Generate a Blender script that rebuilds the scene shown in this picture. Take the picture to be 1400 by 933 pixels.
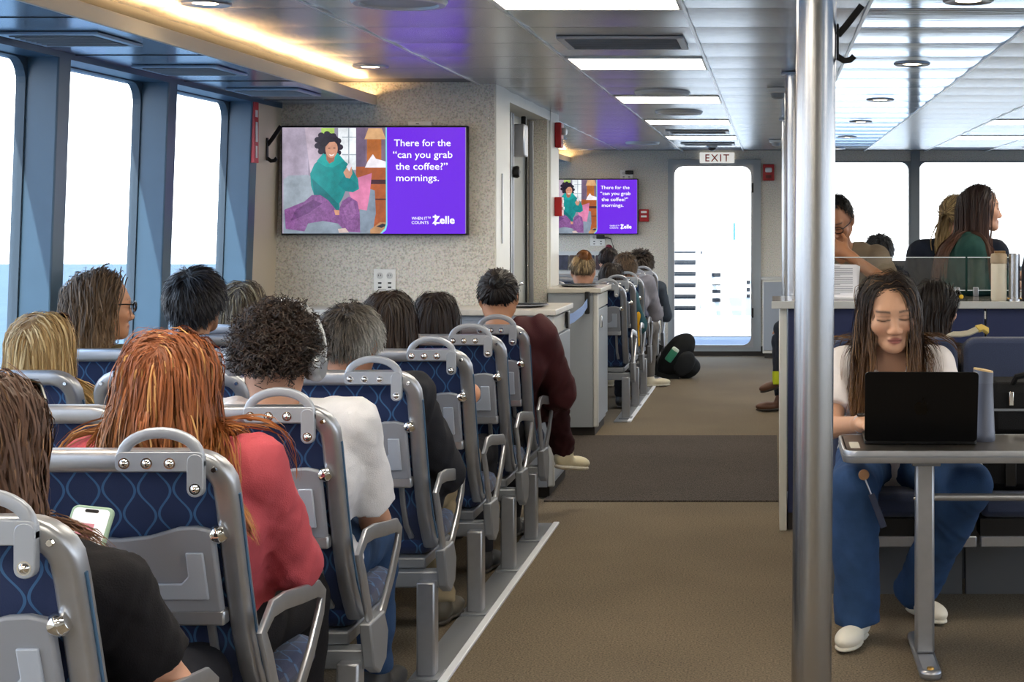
import bpy, math, random
import numpy as np
from mathutils import Vector, Matrix

# ------------------------------------------------------------------ camera, world, sun, exposure
scene = bpy.context.scene
C = scene.collection
for o in list(bpy.data.objects):
    bpy.data.objects.remove(o)

EYE = 1.40
cam_d = bpy.data.cameras.new('camera')
cam_d.sensor_width = 36.0
cam_d.lens = 54.0                      # 2100 px on a 1400 px wide frame
cam_d.shift_x = -356.0 / 1400.0        # rectilinear crop: aisle vanishes right of and above the centre
cam_d.shift_y = -163.5 / 1400.0
cam_d.clip_end = 6000
cam = bpy.data.objects.new('camera', cam_d)
cam.location = (0, 0, EYE)
cam.rotation_euler = (math.pi / 2, 0, 0)
C.objects.link(cam)
scene.camera = cam

scene.view_settings.view_transform = 'Standard'
scene.view_settings.look = 'None'
scene.view_settings.exposure = 0.88
scene.view_settings.gamma = 1.0
scene.view_settings.use_curve_mapping = False

world = bpy.data.worlds.new('hazy_sky')
scene.world = world
world.use_nodes = True
_n = world.node_tree.nodes; _l = world.node_tree.links
_n.clear()
_out = _n.new('ShaderNodeOutputWorld'); _bg = _n.new('ShaderNodeBackground')
_tc = _n.new('ShaderNodeTexCoord'); _sp = _n.new('ShaderNodeSeparateXYZ'); _rp = _n.new('ShaderNodeValToRGB')
_l.new(_tc.outputs['Generated'], _sp.inputs[0]); _l.new(_sp.outputs['Z'], _rp.inputs[0])
_rp.color_ramp.elements[0].position = 0.0; _rp.color_ramp.elements[0].color = (1.0, 1.0, 1.0, 1)
_rp.color_ramp.elements[1].position = 0.75; _rp.color_ramp.elements[1].color = (0.50, 0.70, 1.0, 1)
_l.new(_rp.outputs[0], _bg.inputs[0]); _bg.inputs[1].default_value = 2.8
_l.new(_bg.outputs[0], _out.inputs[0])

sun_d = bpy.data.lights.new('sun', 'SUN'); sun_d.energy = 5.0; sun_d.angle = 0.01; sun_d.color = (1.0, 0.95, 0.86)
sun = bpy.data.objects.new('sun', sun_d); C.objects.link(sun)
sun.rotation_euler = (math.radians(46), 0, math.radians(-12))   # high, from astern: falls on the open deck ahead

CEIL = 2.13

# ------------------------------------------------------------------ colour and material helpers
def lin(c):
    if isinstance(c, str):
        c = c.lstrip('#'); c = [int(c[i:i + 2], 16) / 255 for i in (0, 2, 4)]
    return tuple((x / 12.92 if x <= 0.04045 else ((x + 0.055) / 1.055) ** 2.4) for x in c)

MATS = {}
def mat(name, col='#808080', rough=0.5, metal=0.0, bump=0.0, bscale=60.0, var=0.0, vscale=8.0, spec=0.5, emit=None, estr=1.0, attr=None, stretch=None, sheen=0.0, coat=0.0):
    if name in MATS: return MATS[name]
    m = bpy.data.materials.new(name); m.use_nodes = True
    nt = m.node_tree; N = nt.nodes; L = nt.links
    b = N['Principled BSDF']
    c = lin(col)
    b.inputs['Base Color'].default_value = (*c, 1); b.inputs['Roughness'].default_value = rough
    b.inputs['Metallic'].default_value = metal; b.inputs['Specular IOR Level'].default_value = spec
    if sheen: b.inputs['Sheen Weight'].default_value = sheen
    if coat: b.inputs['Coat Weight'].default_value = coat; b.inputs['Coat Roughness'].default_value = 0.1
    tc = None
    def coords():
        nonlocal tc
        if tc is None:
            t = N.new('ShaderNodeTexCoord'); mp = N.new('ShaderNodeMapping')
            if stretch: mp.inputs['Scale'].default_value = stretch
            L.new(t.outputs['Object'], mp.inputs[0]); tc = mp
        return tc.outputs[0]
    src = None
    if attr:
        a = N.new('ShaderNodeVertexColor'); a.layer_name = attr; src = a.outputs['Color']
    if var:
        nz = N.new('ShaderNodeTexNoise'); nz.inputs['Scale'].default_value = vscale; nz.inputs['Detail'].default_value = 5
        L.new(coords(), nz.inputs['Vector'])
        mr = N.new('ShaderNodeMapRange'); mr.inputs[1].default_value = 0.25; mr.inputs[2].default_value = 0.75
        mr.inputs[3].default_value = 1 - var; mr.inputs[4].default_value = 1 + var
        L.new(nz.outputs['Fac'], mr.inputs[0])
        mx = N.new('ShaderNodeMix'); mx.data_type = 'RGBA'; mx.blend_type = 'MULTIPLY'; mx.inputs[0].default_value = 1
        if src: L.new(src, mx.inputs[6])
        else: mx.inputs[6].default_value = (*c, 1)
        L.new(mr.outputs[0], mx.inputs[7]); src = mx.outputs[2]
    if src: L.new(src, b.inputs['Base Color'])
    if bump:
        nz = N.new('ShaderNodeTexNoise'); nz.inputs['Scale'].default_value = bscale; nz.inputs['Detail'].default_value = 4
        L.new(coords(), nz.inputs['Vector'])
        bp = N.new('ShaderNodeBump'); bp.inputs['Strength'].default_value = bump; bp.inputs['Distance'].default_value = 0.01
        L.new(nz.outputs['Fac'], bp.inputs['Height']); L.new(bp.outputs[0], b.inputs['Normal'])
    if emit:
        b.inputs['Emission Color'].default_value = (*lin(emit), 1); b.inputs['Emission Strength'].default_value = estr
    MATS[name] = m
    return m

def nodes(name):
    m = bpy.data.materials.new(name); m.use_nodes = True; MATS[name] = m
    return m, m.node_tree.nodes, m.node_tree.links, m.node_tree.nodes['Principled BSDF']

# ------------------------------------------------------------------ mesh helpers
def link(o, parent=None):
    C.objects.link(o)
    if parent is not None: o.parent = parent
    return o

def finish(me, smooth, ang=0.7):
    if smooth:
        me.shade_smooth(); me.set_sharp_from_angle(angle=ang)

class MB:
    def __init__(s): s.v = []; s.f = []
    def add(s, vs, fs):
        b = len(s.v); s.v += [tuple(p) for p in vs]; s.f += [tuple(i + b for i in f) for f in fs]; return s
    def box(s, x0, x1, y0, y1, z0, z1):
        return s.add([(x0,y0,z0),(x1,y0,z0),(x1,y1,z0),(x0,y1,z0),(x0,y0,z1),(x1,y0,z1),(x1,y1,z1),(x0,y1,z1)],
                     [(3,2,1,0),(4,5,6,7),(0,1,5,4),(1,2,6,5),(2,3,7,6),(3,0,4,7)])
    def obox(s, c, size, R):
        c = Vector(c); h = Vector(size) * 0.5; vs = []
        for z in (-1, 1):
            for x, y in ((-1,-1),(1,-1),(1,1),(-1,1)):
                vs.append(c + R @ Vector((x*h.x, y*h.y, z*h.z)))
        return s.add(vs, [(3,2,1,0),(4,5,6,7),(0,1,5,4),(1,2,6,5),(2,3,7,6),(3,0,4,7)])
    def prism(s, poly, axis, a0, a1):
        n = len(poly)
        def P(u, w, a):
            return (a, u, w) if axis == 'x' else (u, a, w) if axis == 'y' else (u, w, a)
        vs = [P(u, w, a0) for u, w in poly] + [P(u, w, a1) for u, w in poly]
        area = sum(poly[i][0]*poly[(i+1)%n][1] - poly[(i+1)%n][0]*poly[i][1] for i in range(n))
        flip = (area > 0) != (axis == 'y')
        if a1 < a0: flip = not flip
        fs = [tuple(range(n))[::-1], tuple(range(n, 2*n))] + [(i, (i+1) % n, n+(i+1) % n, n+i) for i in range(n)]
        if not flip: fs = [f[::-1] for f in fs]
        return s.add(vs, fs)
    def sweep(s, path, prof, up=(0,0,1), closed=False, cap=True, scale=None):
        path = [Vector(p) for p in path]; n = len(path); m = len(prof); vs = []
        up = Vector(up)
        for i, p in enumerate(path):
            a = path[i-1] if (i > 0 or closed) else p
            b = path[(i+1) % n] if (i < n-1 or closed) else p
            t = (b - a)
            t = t.normalized() if t.length > 1e-9 else Vector((0,1,0))
            side = t.cross(up)
            if side.length < 1e-5: side = t.cross(Vector((0.31,0.9,0.2)))
            side.normalize(); nn = side.cross(t).normalized()
            k = scale[i] if scale else 1
            for u, w in prof: vs.append(p + side*u*k + nn*w*k)
        fs = []
        for i in range(n if closed else n-1):
            j = (i+1) % n
            for q in range(m):
                r = (q+1) % m
                fs.append((i*m+q, i*m+r, j*m+r, j*m+q))
        if cap and not closed:
            fs.append(tuple(range(m))[::-1]); fs.append(tuple((n-1)*m+q for q in range(m)))
        return s.add(vs, fs)
    def tube(s, path, r, n=10, up=(0,0,1), closed=False, scale=None):
        return s.sweep(path, [(r*math.cos(2*math.pi*i/n), r*math.sin(2*math.pi*i/n)) for i in range(n)], up, closed, True, scale)
    def lathe(s, prof, c=(0,0,0), n=24, R=None):
        c = Vector(c); vs = []; m = len(prof)
        for i in range(n):
            a = 2*math.pi*i/n
            for r, z in prof:
                p = Vector((r*math.cos(a), r*math.sin(a), z))
                vs.append(c + (R @ p if R else p))
        fs = []
        for i in range(n):
            j = (i+1) % n
            for q in range(m-1): fs.append((i*m+q, j*m+q, j*m+q+1, i*m+q+1))
        return s.add(vs, fs)
    def ring(s, x0, x1, z0, z1, ix0, ix1, iz0, iz1, r, y0, y1, n=6):
        """plate in the xz plane with a rounded rectangular opening, from y0 to y1"""
        inner = []; outer = []
        for (cx, cz, a0, ox, oz) in ((ix1-r, iz1-r, 0, x1, z1), (ix0+r, iz1-r, 90, x0, z1), (ix0+r, iz0+r, 180, x0, z0), (ix1-r, iz0+r, 270, x1, z0)):
            for k in range(n+1):
                a = math.radians(a0 + 90*k/n)
                inner.append((cx + r*math.cos(a), cz + r*math.sin(a))); outer.append((ox, oz))
        m = len(inner); vs = []
        for y in (y0, y1):
            vs += [(u, y, w) for u, w in inner] + [(u, y, w) for u, w in outer]
        fs = []
        for i in range(m):
            j = (i+1) % m
            same = outer[i] == outer[j]
            a, b, c, d = i, j, m+j, m+i
            if same: fs += [(b, a, d), (2*m+a, 2*m+b, 2*m+d)]
            else: fs += [(b, a, d, c), (2*m+a, 2*m+b, 2*m+c, 2*m+d), (c, d, 2*m+d, 2*m+c)]
            fs.append((a, b, 2*m+b, 2*m+a))
        return s.add(vs, fs)
    def map(s, fn): s.v = [tuple(fn(*p)) for p in s.v]; return s
    def mesh(s, name, m, smooth=True, ang=0.7):
        me = bpy.data.meshes.new(name); me.from_pydata(s.v, [], s.f); me.materials.append(m)
        finish(me, smooth, ang); me.validate(); return me
    def build(s, name, m, parent=None, smooth=True, bevel=0, loc=None, rot=None, label=None, ang=0.7):
        o = bpy.data.objects.new(name, s.mesh(name, m, smooth, ang)); link(o, parent)
        if bevel:
            md = o.modifiers.new('bevel', 'BEVEL'); md.width = bevel; md.segments = 2; md.limit_method = 'ANGLE'; md.angle_limit = 0.6
        if loc: o.location = loc
        if rot: o.rotation_euler = rot
        if label: o['label'] = label
        return o

def tag(o, label, cat, group=None, kind=None):
    if label: o['label'] = label
    if cat: o['category'] = cat
    if group: o['group'] = group
    if kind: o['kind'] = kind
    return o
def thing(name, label, cat, loc=(0,0,0), rotz=0, group=None):
    o = bpy.data.objects.new(name, None); o.empty_display_size = 0.05; C.objects.link(o)
    o.location = loc; o.rotation_euler = (0, 0, rotz)
    return tag(o, label, cat, group)
def struct(o, label=None):
    o['kind'] = 'structure'
    if label: o['label'] = label
    return o
def copy_tree(o, parent=None):
    c = o.copy(); C.objects.link(c); c.parent = parent
    for ch in o.children: copy_tree(ch, c)
    return c
def text_mesh(s, size, name='lettering', extrude=0.0005, bold=0.0, align='LEFT', space=1.0):
    cu = bpy.data.curves.new('t', 'FONT'); cu.body = s; cu.size = size; cu.extrude = extrude; cu.offset = bold; cu.align_x = align
    cu.space_character = space; cu.resolution_u = 3
    o = bpy.data.objects.new('t', cu); C.objects.link(o)
    bpy.context.view_layer.update()
    me = bpy.data.meshes.new_from_object(o.evaluated_get(bpy.context.evaluated_depsgraph_get())); me.name = name
    bpy.data.objects.remove(o); bpy.data.curves.remove(cu)
    return me
def rrect(x0, x1, y0, y1, r, n=5):
    pts = []
    for cx, cy, a0 in ((x1-r, y1-r, 0), (x0+r, y1-r, 90), (x0+r, y0+r, 180), (x1-r, y0+r, 270)):
        for k in range(n+1):
            a = math.radians(a0 + 90*k/n); pts.append((cx + r*math.cos(a), cy + r*math.sin(a)))
    return pts
def rot3(rx=0, ry=0, rz=0):
    return (Matrix.Rotation(rz, 3, 'Z') @ Matrix.Rotation(ry, 3, 'Y') @ Matrix.Rotation(rx, 3, 'X'))

# ------------------------------------------------------------------ materials
steel = mat('brushed_steel', '#b4b4b6', 0.27, 1.0, bump=0.02, bscale=40, stretch=(1,1,0.02), var=0.06, vscale=20)
alu = mat('satin_aluminium', '#a9acb3', 0.33, 0.75, var=0.05, vscale=30)
dark_alu = mat('grey_casting', '#8d9198', 0.45, 0.5)
chrome = mat('chrome', '#e6e6e6', 0.1, 1.0)
black_p = mat('black_plastic', '#0c0c0e', 0.4)
black_m = mat('black_bracket', '#151517', 0.45, 0.3)
white_p = mat('white_plastic', '#e6e6e2', 0.4)
red_p = mat('red_plastic', '#b0141c', 0.35)
grey_p = mat('grey_tray_plastic', '#8b909b', 0.42, bump=0.03, bscale=300)
grey_pl = mat('pale_grey_plastic', '#a9b3c4', 0.4)
blue_post = mat('blue_grey_paint', '#3f5a70', 0.35, 0.0, var=0.05)
cab_grey = mat('cabinet_laminate', '#9aa3b0', 0.38, var=0.03, vscale=5)
cab_edge = mat('cabinet_edge', '#c9cac8', 0.35)
counter_top = mat('countertop_pale', '#c9c4bb', 0.3, var=0.06, vscale=30)
navy = mat('navy_vinyl', '#1d2a55', 0.5, bump=0.05, bscale=20)
navy_fab = mat('navy_fabric', '#2b3756', 0.85, bump=0.35, bscale=500, var=0.25, vscale=300, sheen=0.3)
sill_m = mat('window_gasket', '#3a4a58', 0.5)
white_wall = mat('white_panel', '#d9d8d2', 0.4, var=0.02)
table_m = mat('table_laminate', '#3b3733', 0.3, var=0.15, vscale=120)
plinth = mat('dark_plinth', '#2a2624', 0.6)
outdoor_white = mat('white_deck_paint', '#eeeeea', 0.5)
deck_m = mat('deck_coating', '#44546a', 0.7, bump=0.1, bscale=60, var=0.08)
tile_edge = mat('panel_joint', '#6b6e72', 0.6)

def wall_material():
    m, N, L, b = nodes('speckled_wall_panel')
    t = N.new('ShaderNodeTexCoord')
    v = N.new('ShaderNodeTexVoronoi'); v.inputs['Scale'].default_value = 260
    nz = N.new('ShaderNodeTexNoise'); nz.inputs['Scale'].default_value = 110; nz.inputs['Detail'].default_value = 4
    L.new(t.outputs['Object'], v.inputs['Vector']); L.new(t.outputs['Object'], nz.inputs['Vector'])
    r = N.new('ShaderNodeValToRGB'); e = r.color_ramp.elements
    e[0].position = 0.33; e[0].color = (*lin('#b2ac9f'), 1); e[1].position = 0.5; e[1].color = (*lin('#d9d4c9'), 1)
    k = e.new(0.68); k.color = (*lin('#e4dfd4'), 1)
    L.new(nz.outputs['Fac'], r.inputs[0])
    mx = N.new('ShaderNodeMix'); mx.data_type = 'RGBA'; mx.blend_type = 'MULTIPLY'; mx.inputs[0].default_value = 0.15
    L.new(r.outputs[0], mx.inputs[6]); L.new(v.outputs['Color'], mx.inputs[7])
    L.new(mx.outputs[2], b.inputs['Base Color']); b.inputs['Roughness'].default_value = 0.5
    return m
wall_m = wall_material()

def ceiling_material():
    m, N, L, b = nodes('glossy_metal_ceiling')
    t = N.new('ShaderNodeTexCoord'); mp = N.new('ShaderNodeMapping'); mp.inputs['Scale'].default_value = (1.0, 14.0, 1.0)
    nz = N.new('ShaderNodeTexNoise'); nz.inputs['Scale'].default_value = 2.4; nz.inputs['Detail'].default_value = 3
    L.new(t.outputs['Object'], mp.inputs[0]); L.new(mp.outputs[0], nz.inputs['Vector'])
    bp = N.new('ShaderNodeBump'); bp.inputs['Strength'].default_value = 0.06; bp.inputs['Distance'].default_value = 0.01
    L.new(nz.outputs['Fac'], bp.inputs['Height']); L.new(bp.outputs[0], b.inputs['Normal'])
    b.inputs['Base Color'].default_value = (*lin('#b9bcc0'), 1); b.inputs['Metallic'].default_value = 0.85
    b.inputs['Roughness'].default_value = 0.27
    return m
ceil_m = ceiling_material()
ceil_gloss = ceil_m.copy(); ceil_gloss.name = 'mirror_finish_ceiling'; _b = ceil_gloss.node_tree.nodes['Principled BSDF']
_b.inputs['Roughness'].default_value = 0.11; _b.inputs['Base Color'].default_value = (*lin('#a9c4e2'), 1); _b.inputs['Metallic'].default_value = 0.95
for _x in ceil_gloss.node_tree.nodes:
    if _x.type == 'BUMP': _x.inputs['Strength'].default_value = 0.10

def carpet_material(name, c0, c1, scale, stretch=(1,1,1)):
    m, N, L, b = nodes(name)
    t = N.new('ShaderNodeTexCoord'); mp = N.new('ShaderNodeMapping'); mp.inputs['Scale'].default_value = stretch
    L.new(t.outputs['Object'], mp.inputs[0])
    nz = N.new('ShaderNodeTexNoise'); nz.inputs['Scale'].default_value = scale; nz.inputs['Detail'].default_value = 6; nz.inputs['Roughness'].default_value = 0.7
    n2 = N.new('ShaderNodeTexNoise'); n2.inputs['Scale'].default_value = 1.3; n2.inputs['Detail'].default_value = 3
    L.new(mp.outputs[0], nz.inputs['Vector']); L.new(t.outputs['Object'], n2.inputs['Vector'])
    r = N.new('ShaderNodeValToRGB'); e = r.color_ramp.elements
    e[0].position = 0.35; e[0].color = (*lin(c0), 1); e[1].position = 0.65; e[1].color = (*lin(c1), 1)
    L.new(nz.outputs['Fac'], r.inputs[0])
    mr = N.new('ShaderNodeMapRange'); mr.inputs[1].default_value = 0.3; mr.inputs[2].default_value = 0.7; mr.inputs[3].default_value = 0.88; mr.inputs[4].default_value = 1.1
    L.new(n2.outputs['Fac'], mr.inputs[0])
    mx = N.new('ShaderNodeMix'); mx.data_type = 'RGBA'; mx.blend_type = 'MULTIPLY'; mx.inputs[0].default_value = 1
    L.new(r.outputs[0], mx.inputs[6]); L.new(mr.outputs[0], mx.inputs[7]); L.new(mx.outputs[2], b.inputs['Base Color'])
    b.inputs['Roughness'].default_value = 0.95; b.inputs['Specular IOR Level'].default_value = 0.2
    bp = N.new('ShaderNodeBump'); bp.inputs['Strength'].default_value = 0.6; bp.inputs['Distance'].default_value = 0.004
    L.new(nz.outputs['Fac'], bp.inputs['Height']); L.new(bp.outputs[0], b.inputs['Normal'])
    return m
carpet = carpet_material('brown_carpet', '#4b4236', '#8d7f6b', 150)
mat_rug = carpet_material('ribbed_entry_mat', '#1e1a18', '#645b54', 110, (2.4, 0.45, 1))

def seat_fabric():
    m, N, L, b = nodes('blue_wave_upholstery')
    t = N.new('ShaderNodeTexCoord'); s = N.new('ShaderNodeSeparateXYZ'); L.new(t.outputs['Object'], s.inputs[0])
    def math_(op, a, bb=None, c=None):
        n = N.new('ShaderNodeMath'); n.operation = op
        for i, x in enumerate((a, bb, c)):
            if x is None: continue
            if isinstance(x, (int, float)): n.inputs[i].default_value = x
            else: L.new(x, n.inputs[i])
        return n.outputs[0]
    u = math_('MULTIPLY', s.outputs['X'], 1/0.0345)
    w = math_('ADD', s.outputs['Z'], s.outputs['Y'])
    ph = math_('MULTIPLY', w, 2*math.pi/0.07)
    sn = math_('SINE', ph)
    pp = math_('PINGPONG', u, 1.0)
    ln = math_('ADD', math_('MULTIPLY', sn, 0.40), 0.5)
    d = math_('ABSOLUTE', math_('SUBTRACT', pp, ln))
    line = math_('LESS_THAN', d, 0.075)
    mx = N.new('ShaderNodeMix'); mx.data_type = 'RGBA'
    L.new(line, mx.inputs[0]); mx.inputs[6].default_value = (*lin('#0b2452'), 1); mx.inputs[7].default_value = (*lin('#346090'), 1)
    L.new(mx.outputs[2], b.inputs['Base Color']); b.inputs['Roughness'].default_value = 0.85; b.inputs['Sheen Weight'].default_value = 0.2
    nz = N.new('ShaderNodeTexNoise'); nz.inputs['Scale'].default_value = 700
    L.new(t.outputs['Object'], nz.inputs['Vector'])
    bp = N.new('ShaderNodeBump'); bp.inputs['Strength'].default_value = 0.3; bp.inputs['Distance'].default_value = 0.002
    L.new(nz.outputs['Fac'], bp.inputs['Height']); L.new(bp.outputs[0], b.inputs['Normal'])
    return m
fabric = seat_fabric()

def glass_material(name, tint, gloss, rough=0.0):
    m = bpy.data.materials.new(name); m.use_nodes = True; N = m.node_tree.nodes; L = m.node_tree.links
    N.remove(N['Principled BSDF']); out = N['Material Output']
    tr = N.new('ShaderNodeBsdfTransparent'); tr.inputs[0].default_value = (*tint, 1)
    gl = N.new('ShaderNodeBsdfGlossy'); gl.inputs['Roughness'].default_value = rough
    fr = N.new('ShaderNodeLayerWeight'); fr.inputs[0].default_value = 0.5
    mx = N.new('ShaderNodeMixShader')
    pw = N.new('ShaderNodeMath'); pw.operation = 'POWER'; pw.inputs[1].default_value = 4.0; L.new(fr.outputs['Facing'], pw.inputs[0])
    ma = N.new('ShaderNodeMath'); ma.operation = 'MULTIPLY_ADD'; ma.inputs[1].default_value = gloss*3; ma.inputs[2].default_value = gloss*0.25; L.new(pw.outputs[0], ma.inputs[0])
    L.new(ma.outputs[0], mx.inputs[0]); L.new(tr.outputs[0], mx.inputs[1]); L.new(gl.outputs[0], mx.inputs[2]); L.new(mx.outputs[0], out.inputs[0])
    MATS[name] = m; return m
glass = glass_material('window_glass', (0.95, 0.97, 0.98), 0.12)
acrylic = glass_material('clear_acrylic', (0.93, 0.95, 0.96), 0.25)
# ------------------------------------------------------------------ setting: floor, ceiling, walls
FAR = 16.0
floor_o = struct(MB().box(-2.85, 5.0, -3.3, FAR+0.1, -0.06, 0).build('floor', carpet, smooth=False), 'brown grey carpeted cabin floor')
ceil_o = struct(MB().box(-2.85, 5.0, -3.3, FAR+0.15, CEIL+0.012, CEIL+0.12).build('ceiling', tile_edge, smooth=False), 'glossy metal panelled ceiling')

COLS = [-2.186 + 0.628*k for k in range(9)]
ROWS = [5.28 + 0.52*k for k in range(-4, 21)]
def panel_mesh(pmat):
    w, d = 0.621, 0.514; n = 6; vs = []; fs = []
    for x in (-w/2, w/2):
        for i in range(n+1):
            t = i/n; vs.append((x, -d/2 + d*t, 0.004 - 0.0045*(1-(2*t-1)**2)))
        vs += [(x, d/2, 0.014), (x, -d/2, 0.014)]
    m = n+3
    for i in range(m): fs.append((i, (i+1) % m, m+(i+1) % m, m+i))
    fs.append(tuple(range(m))[::-1]); fs.append(tuple(range(m, 2*m)))
    me = bpy.data.meshes.new('panel'); me.from_pydata(vs, [], fs); me.materials.append(pmat); finish(me, True, 0.4)
    return me
pm = panel_mesh(ceil_m); pm_gloss = panel_mesh(ceil_gloss)
LIGHT_ROWS = (3, 7, 11, 15, 19, 23)
for ci in range(8):
    for ri in range(24):
        cx = (COLS[ci]+COLS[ci+1])/2; cy = (ROWS[ri]+ROWS[ri+1])/2
        if ci in (2, 6) and ri in LIGHT_ROWS: continue
        if ci == 0 and 8.15-0.2 < cy < 10.57: continue
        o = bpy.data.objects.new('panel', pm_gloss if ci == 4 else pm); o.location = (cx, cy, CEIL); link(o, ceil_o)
strip_m = mat('ceiling_seam_strip', '#d6d8da', 0.3, 0.6)
for k, x in enumerate(COLS[1:]):
    MB().box(x-0.006, x+0.006, 3.2, FAR, CEIL-0.004, CEIL+0.01).build('seam_strip', strip_m, ceil_o, smooth=False)
ceil_near = MB().box(-2.2, 5.0, -3.3, 3.19, CEIL, CEIL+0.012).box(2.84, 5.0, 3.19, FAR, CEIL, CEIL+0.012).build('plain_panel', ceil_m, ceil_o, smooth=False)

# left wall: sill, header, leaning posts, bays of glass
def lean(x, y, z): return (x + 0.037*(z-2.0), y, z)
GX = -2.73
POSTS = [5.60 - 1.04*k for k in range(8, 0, -1)] + [5.60, 6.62, 7.68]
POSTS2 = [10.6 + 1.05*k for k in range(6)]
wl = struct(MB().box(GX-0.08, -2.6, -3.3, FAR, 0, 0.72).map(lean).build('wall_left', white_wall, smooth=False), 'window wall along the left of the cabin')
MB().box(GX-0.08, -2.60, -3.3, FAR, 2.0, CEIL+0.02).map(lean).build('header', blue_post, wl, smooth=False)
MB().box(GX-0.06, -2.585, -3.3, 8.15, 0.715, 0.75).map(lean).build('window_ledge', cab_edge, wl, smooth=False)
def lwin(n, y0, y1):
    w = struct(MB().ring(y0, y1, 0.72, 2.02, y0+0.02, y1-0.01, 0.76, 1.995, 0.09, 0, 0.035).map(lambda x, y, z: lean(GX-0.02+y, x, z)).build('window_%d' % n, sill_m, smooth=False), 'tall left side window with rounded corners')
    MB().box(GX-0.012, GX-0.004, y0+0.015, y1-0.005, 0.75, 2.0).map(lean).build('pane', glass, w, smooth=False)
    return w
n = 0
for ps in (POSTS, POSTS2):
    for a, b_ in zip(ps[:-1], ps[1:]):
        n += 1; lwin(n, a+0.10, b_)
for y in POSTS + POSTS2:
    MB().box(GX-0.022, -2.60, y, y+0.10, 0.72, 2.01).map(lean).build('window_post', blue_post, wl, smooth=False, bevel=0.006)
# blank panel between the last post and the bulkhead
MB().box(GX-0.06, -2.605, 7.78, 10.6, 0.72, 2.01).map(lean).build('end_panel', mat('cream_panel', '#cbbfaa', 0.5), wl, smooth=False)

# right wall (off to the side, lets daylight in)
wr = struct(MB().box(4.75, 4.85, -3.3, FAR, 0, 0.85).build('wall_right', white_wall, smooth=False), 'window wall on the far right side')
MB().box(4.75, 4.85, -3.3, FAR, 2.0, CEIL+0.02).build('header', blue_post, wr, smooth=False)
for k in range(14):
    y = -3.3 + 1.45*k
    MB().box(4.72, 4.85, y, y+0.14, 0.85, 2.0).build('window_post', blue_post, wr, smooth=False)
    if k < 13: MB().box(4.80, 4.808, y+0.14, y+1.45, 0.85, 2.0).build('pane', glass, wr, smooth=False)
struct(MB().box(-2.85, 5.0, -3.4, -3.3, 0, CEIL+0.05).build('wall_back', wall_m, smooth=False), 'plain wall behind the viewer')

# far wall with doorway and windows
wf = struct(MB().box(-2.85, -1.35, FAR, FAR+0.1, 0, CEIL+0.02).box(0.02, 0.42, FAR, FAR+0.1, 0, CEIL+0.02).build('wall_far', wall_m, smooth=False), 'speckled far wall of the cabin')
MB().ring(-1.35, 0.02, 0, CEIL+0.02, -1.075, -0.14, 0.04, 2.03, 0.10, FAR, FAR+0.1).build('doorway_surround', wall_m, wf, smooth=False)
WX = [(0.42, 1.47), (1.47, 3.05), (3.05, 4.8)]
for k, (a, b_) in enumerate(WX):
    MB().ring(a, b_, 0, CEIL+0.02, a+0.06, b_-0.05, 0.93, 2.02, 0.09, FAR, FAR+0.1).build('window_surround', wall_m, wf, smooth=False)
    w = struct(MB().ring(a+0.01, b_-0.0, 0.89, 2.03, a+0.055, b_-0.045, 0.935, 2.015, 0.085, FAR-0.012, FAR+0.02).build('window_%d' % (n+1+k), mat('grey_window_frame', '#707880', 0.4, 0.3), smooth=False), 'front window %s in the far wall' % ('left of the grey mullion', 'right of the grey mullion', 'outermost on the right')[k])
    MB().box(a+0.05, b_-0.04, FAR+0.04, FAR+0.048, 0.92, 2.03).build('pane', glass, w, smooth=False)
MB().box(1.44, 1.535, FAR-0.03, FAR+0.05, 0.9, CEIL).build('mullion', mat('grey_window_frame', '#707880'), wf, smooth=False)
bb = struct(MB().box(-2.8, -1.10, FAR-0.02, FAR, 0, 0.10).box(-0.12, 3, FAR-0.02, FAR, 0, 0.10).box(-1.10, -0.12, FAR-0.012, FAR, 0, 0.085).build('baseboard_far', plinth, smooth=False), 'dark base strip under the far wall')
d1 = struct(MB().ring(-1.085, -0.12, 0.05, 2.045, -1.03, -0.205, 0.10, 1.985, 0.10, FAR-0.03, FAR+0.02).build('door_1', mat('door_frame_grey', '#9aa2a8', 0.4, 0.2), smooth=False), 'glazed exit door at the far end of the aisle')
MB().ring(-1.035, -0.2, 0.09, 1.99, -1.018, -0.222, 0.115, 1.972, 0.09, FAR-0.036, FAR-0.02).build('door_trim', alu, d1)
MB().box(-1.05, -0.19, FAR+0.03, FAR+0.036, 0.05, 2.0).build('pane', glass, d1, smooth=False)
for z in (0.45, 1.75): MB().box(-0.215, -0.195, FAR-0.045, FAR-0.025, z-0.05, z+0.05).build('hinge', black_p, d1, smooth=False)

# bulkhead block with the large screen and the side door
BK = 8.15; BX = -1.475
wb = struct(MB().box(-2.64, BX, BK, BK+0.02, 0, CEIL+0.01).build('wall_bulkhead', wall_m, smooth=False), 'speckled bulkhead carrying the large screen')
MB().box(-2.64, -1.66, BK+0.02, 10.55, 0, CEIL+0.01).build('wall_core', wall_m, wb, smooth=False)
MB().box(-1.67, BX+0.006, BK+0.02, 8.60, 0, CEIL+0.01).build('side_panel', white_wall, wb, smooth=False, bevel=0.006)
MB().box(-1.67, BX+0.006, 10.19, 10.57, 0, CEIL+0.01).build('side_panel', white_wall, wb, smooth=False, bevel=0.006)
MB().box(-1.67, BX-0.006, 10.10, 10.20, 0, 2.07).build('door_reveal', wall_m, wb, smooth=False)
MB().box(-1.67, BX, 8.60, 10.19, 2.07, CEIL+0.01).build('header', white_wall, wb, smooth=False)
MB().box(BX+0.004, BX+0.012, 8.33, 8.345, 1.28, 1.66).build('edge_guard', alu, wb, smooth=False)
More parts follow.
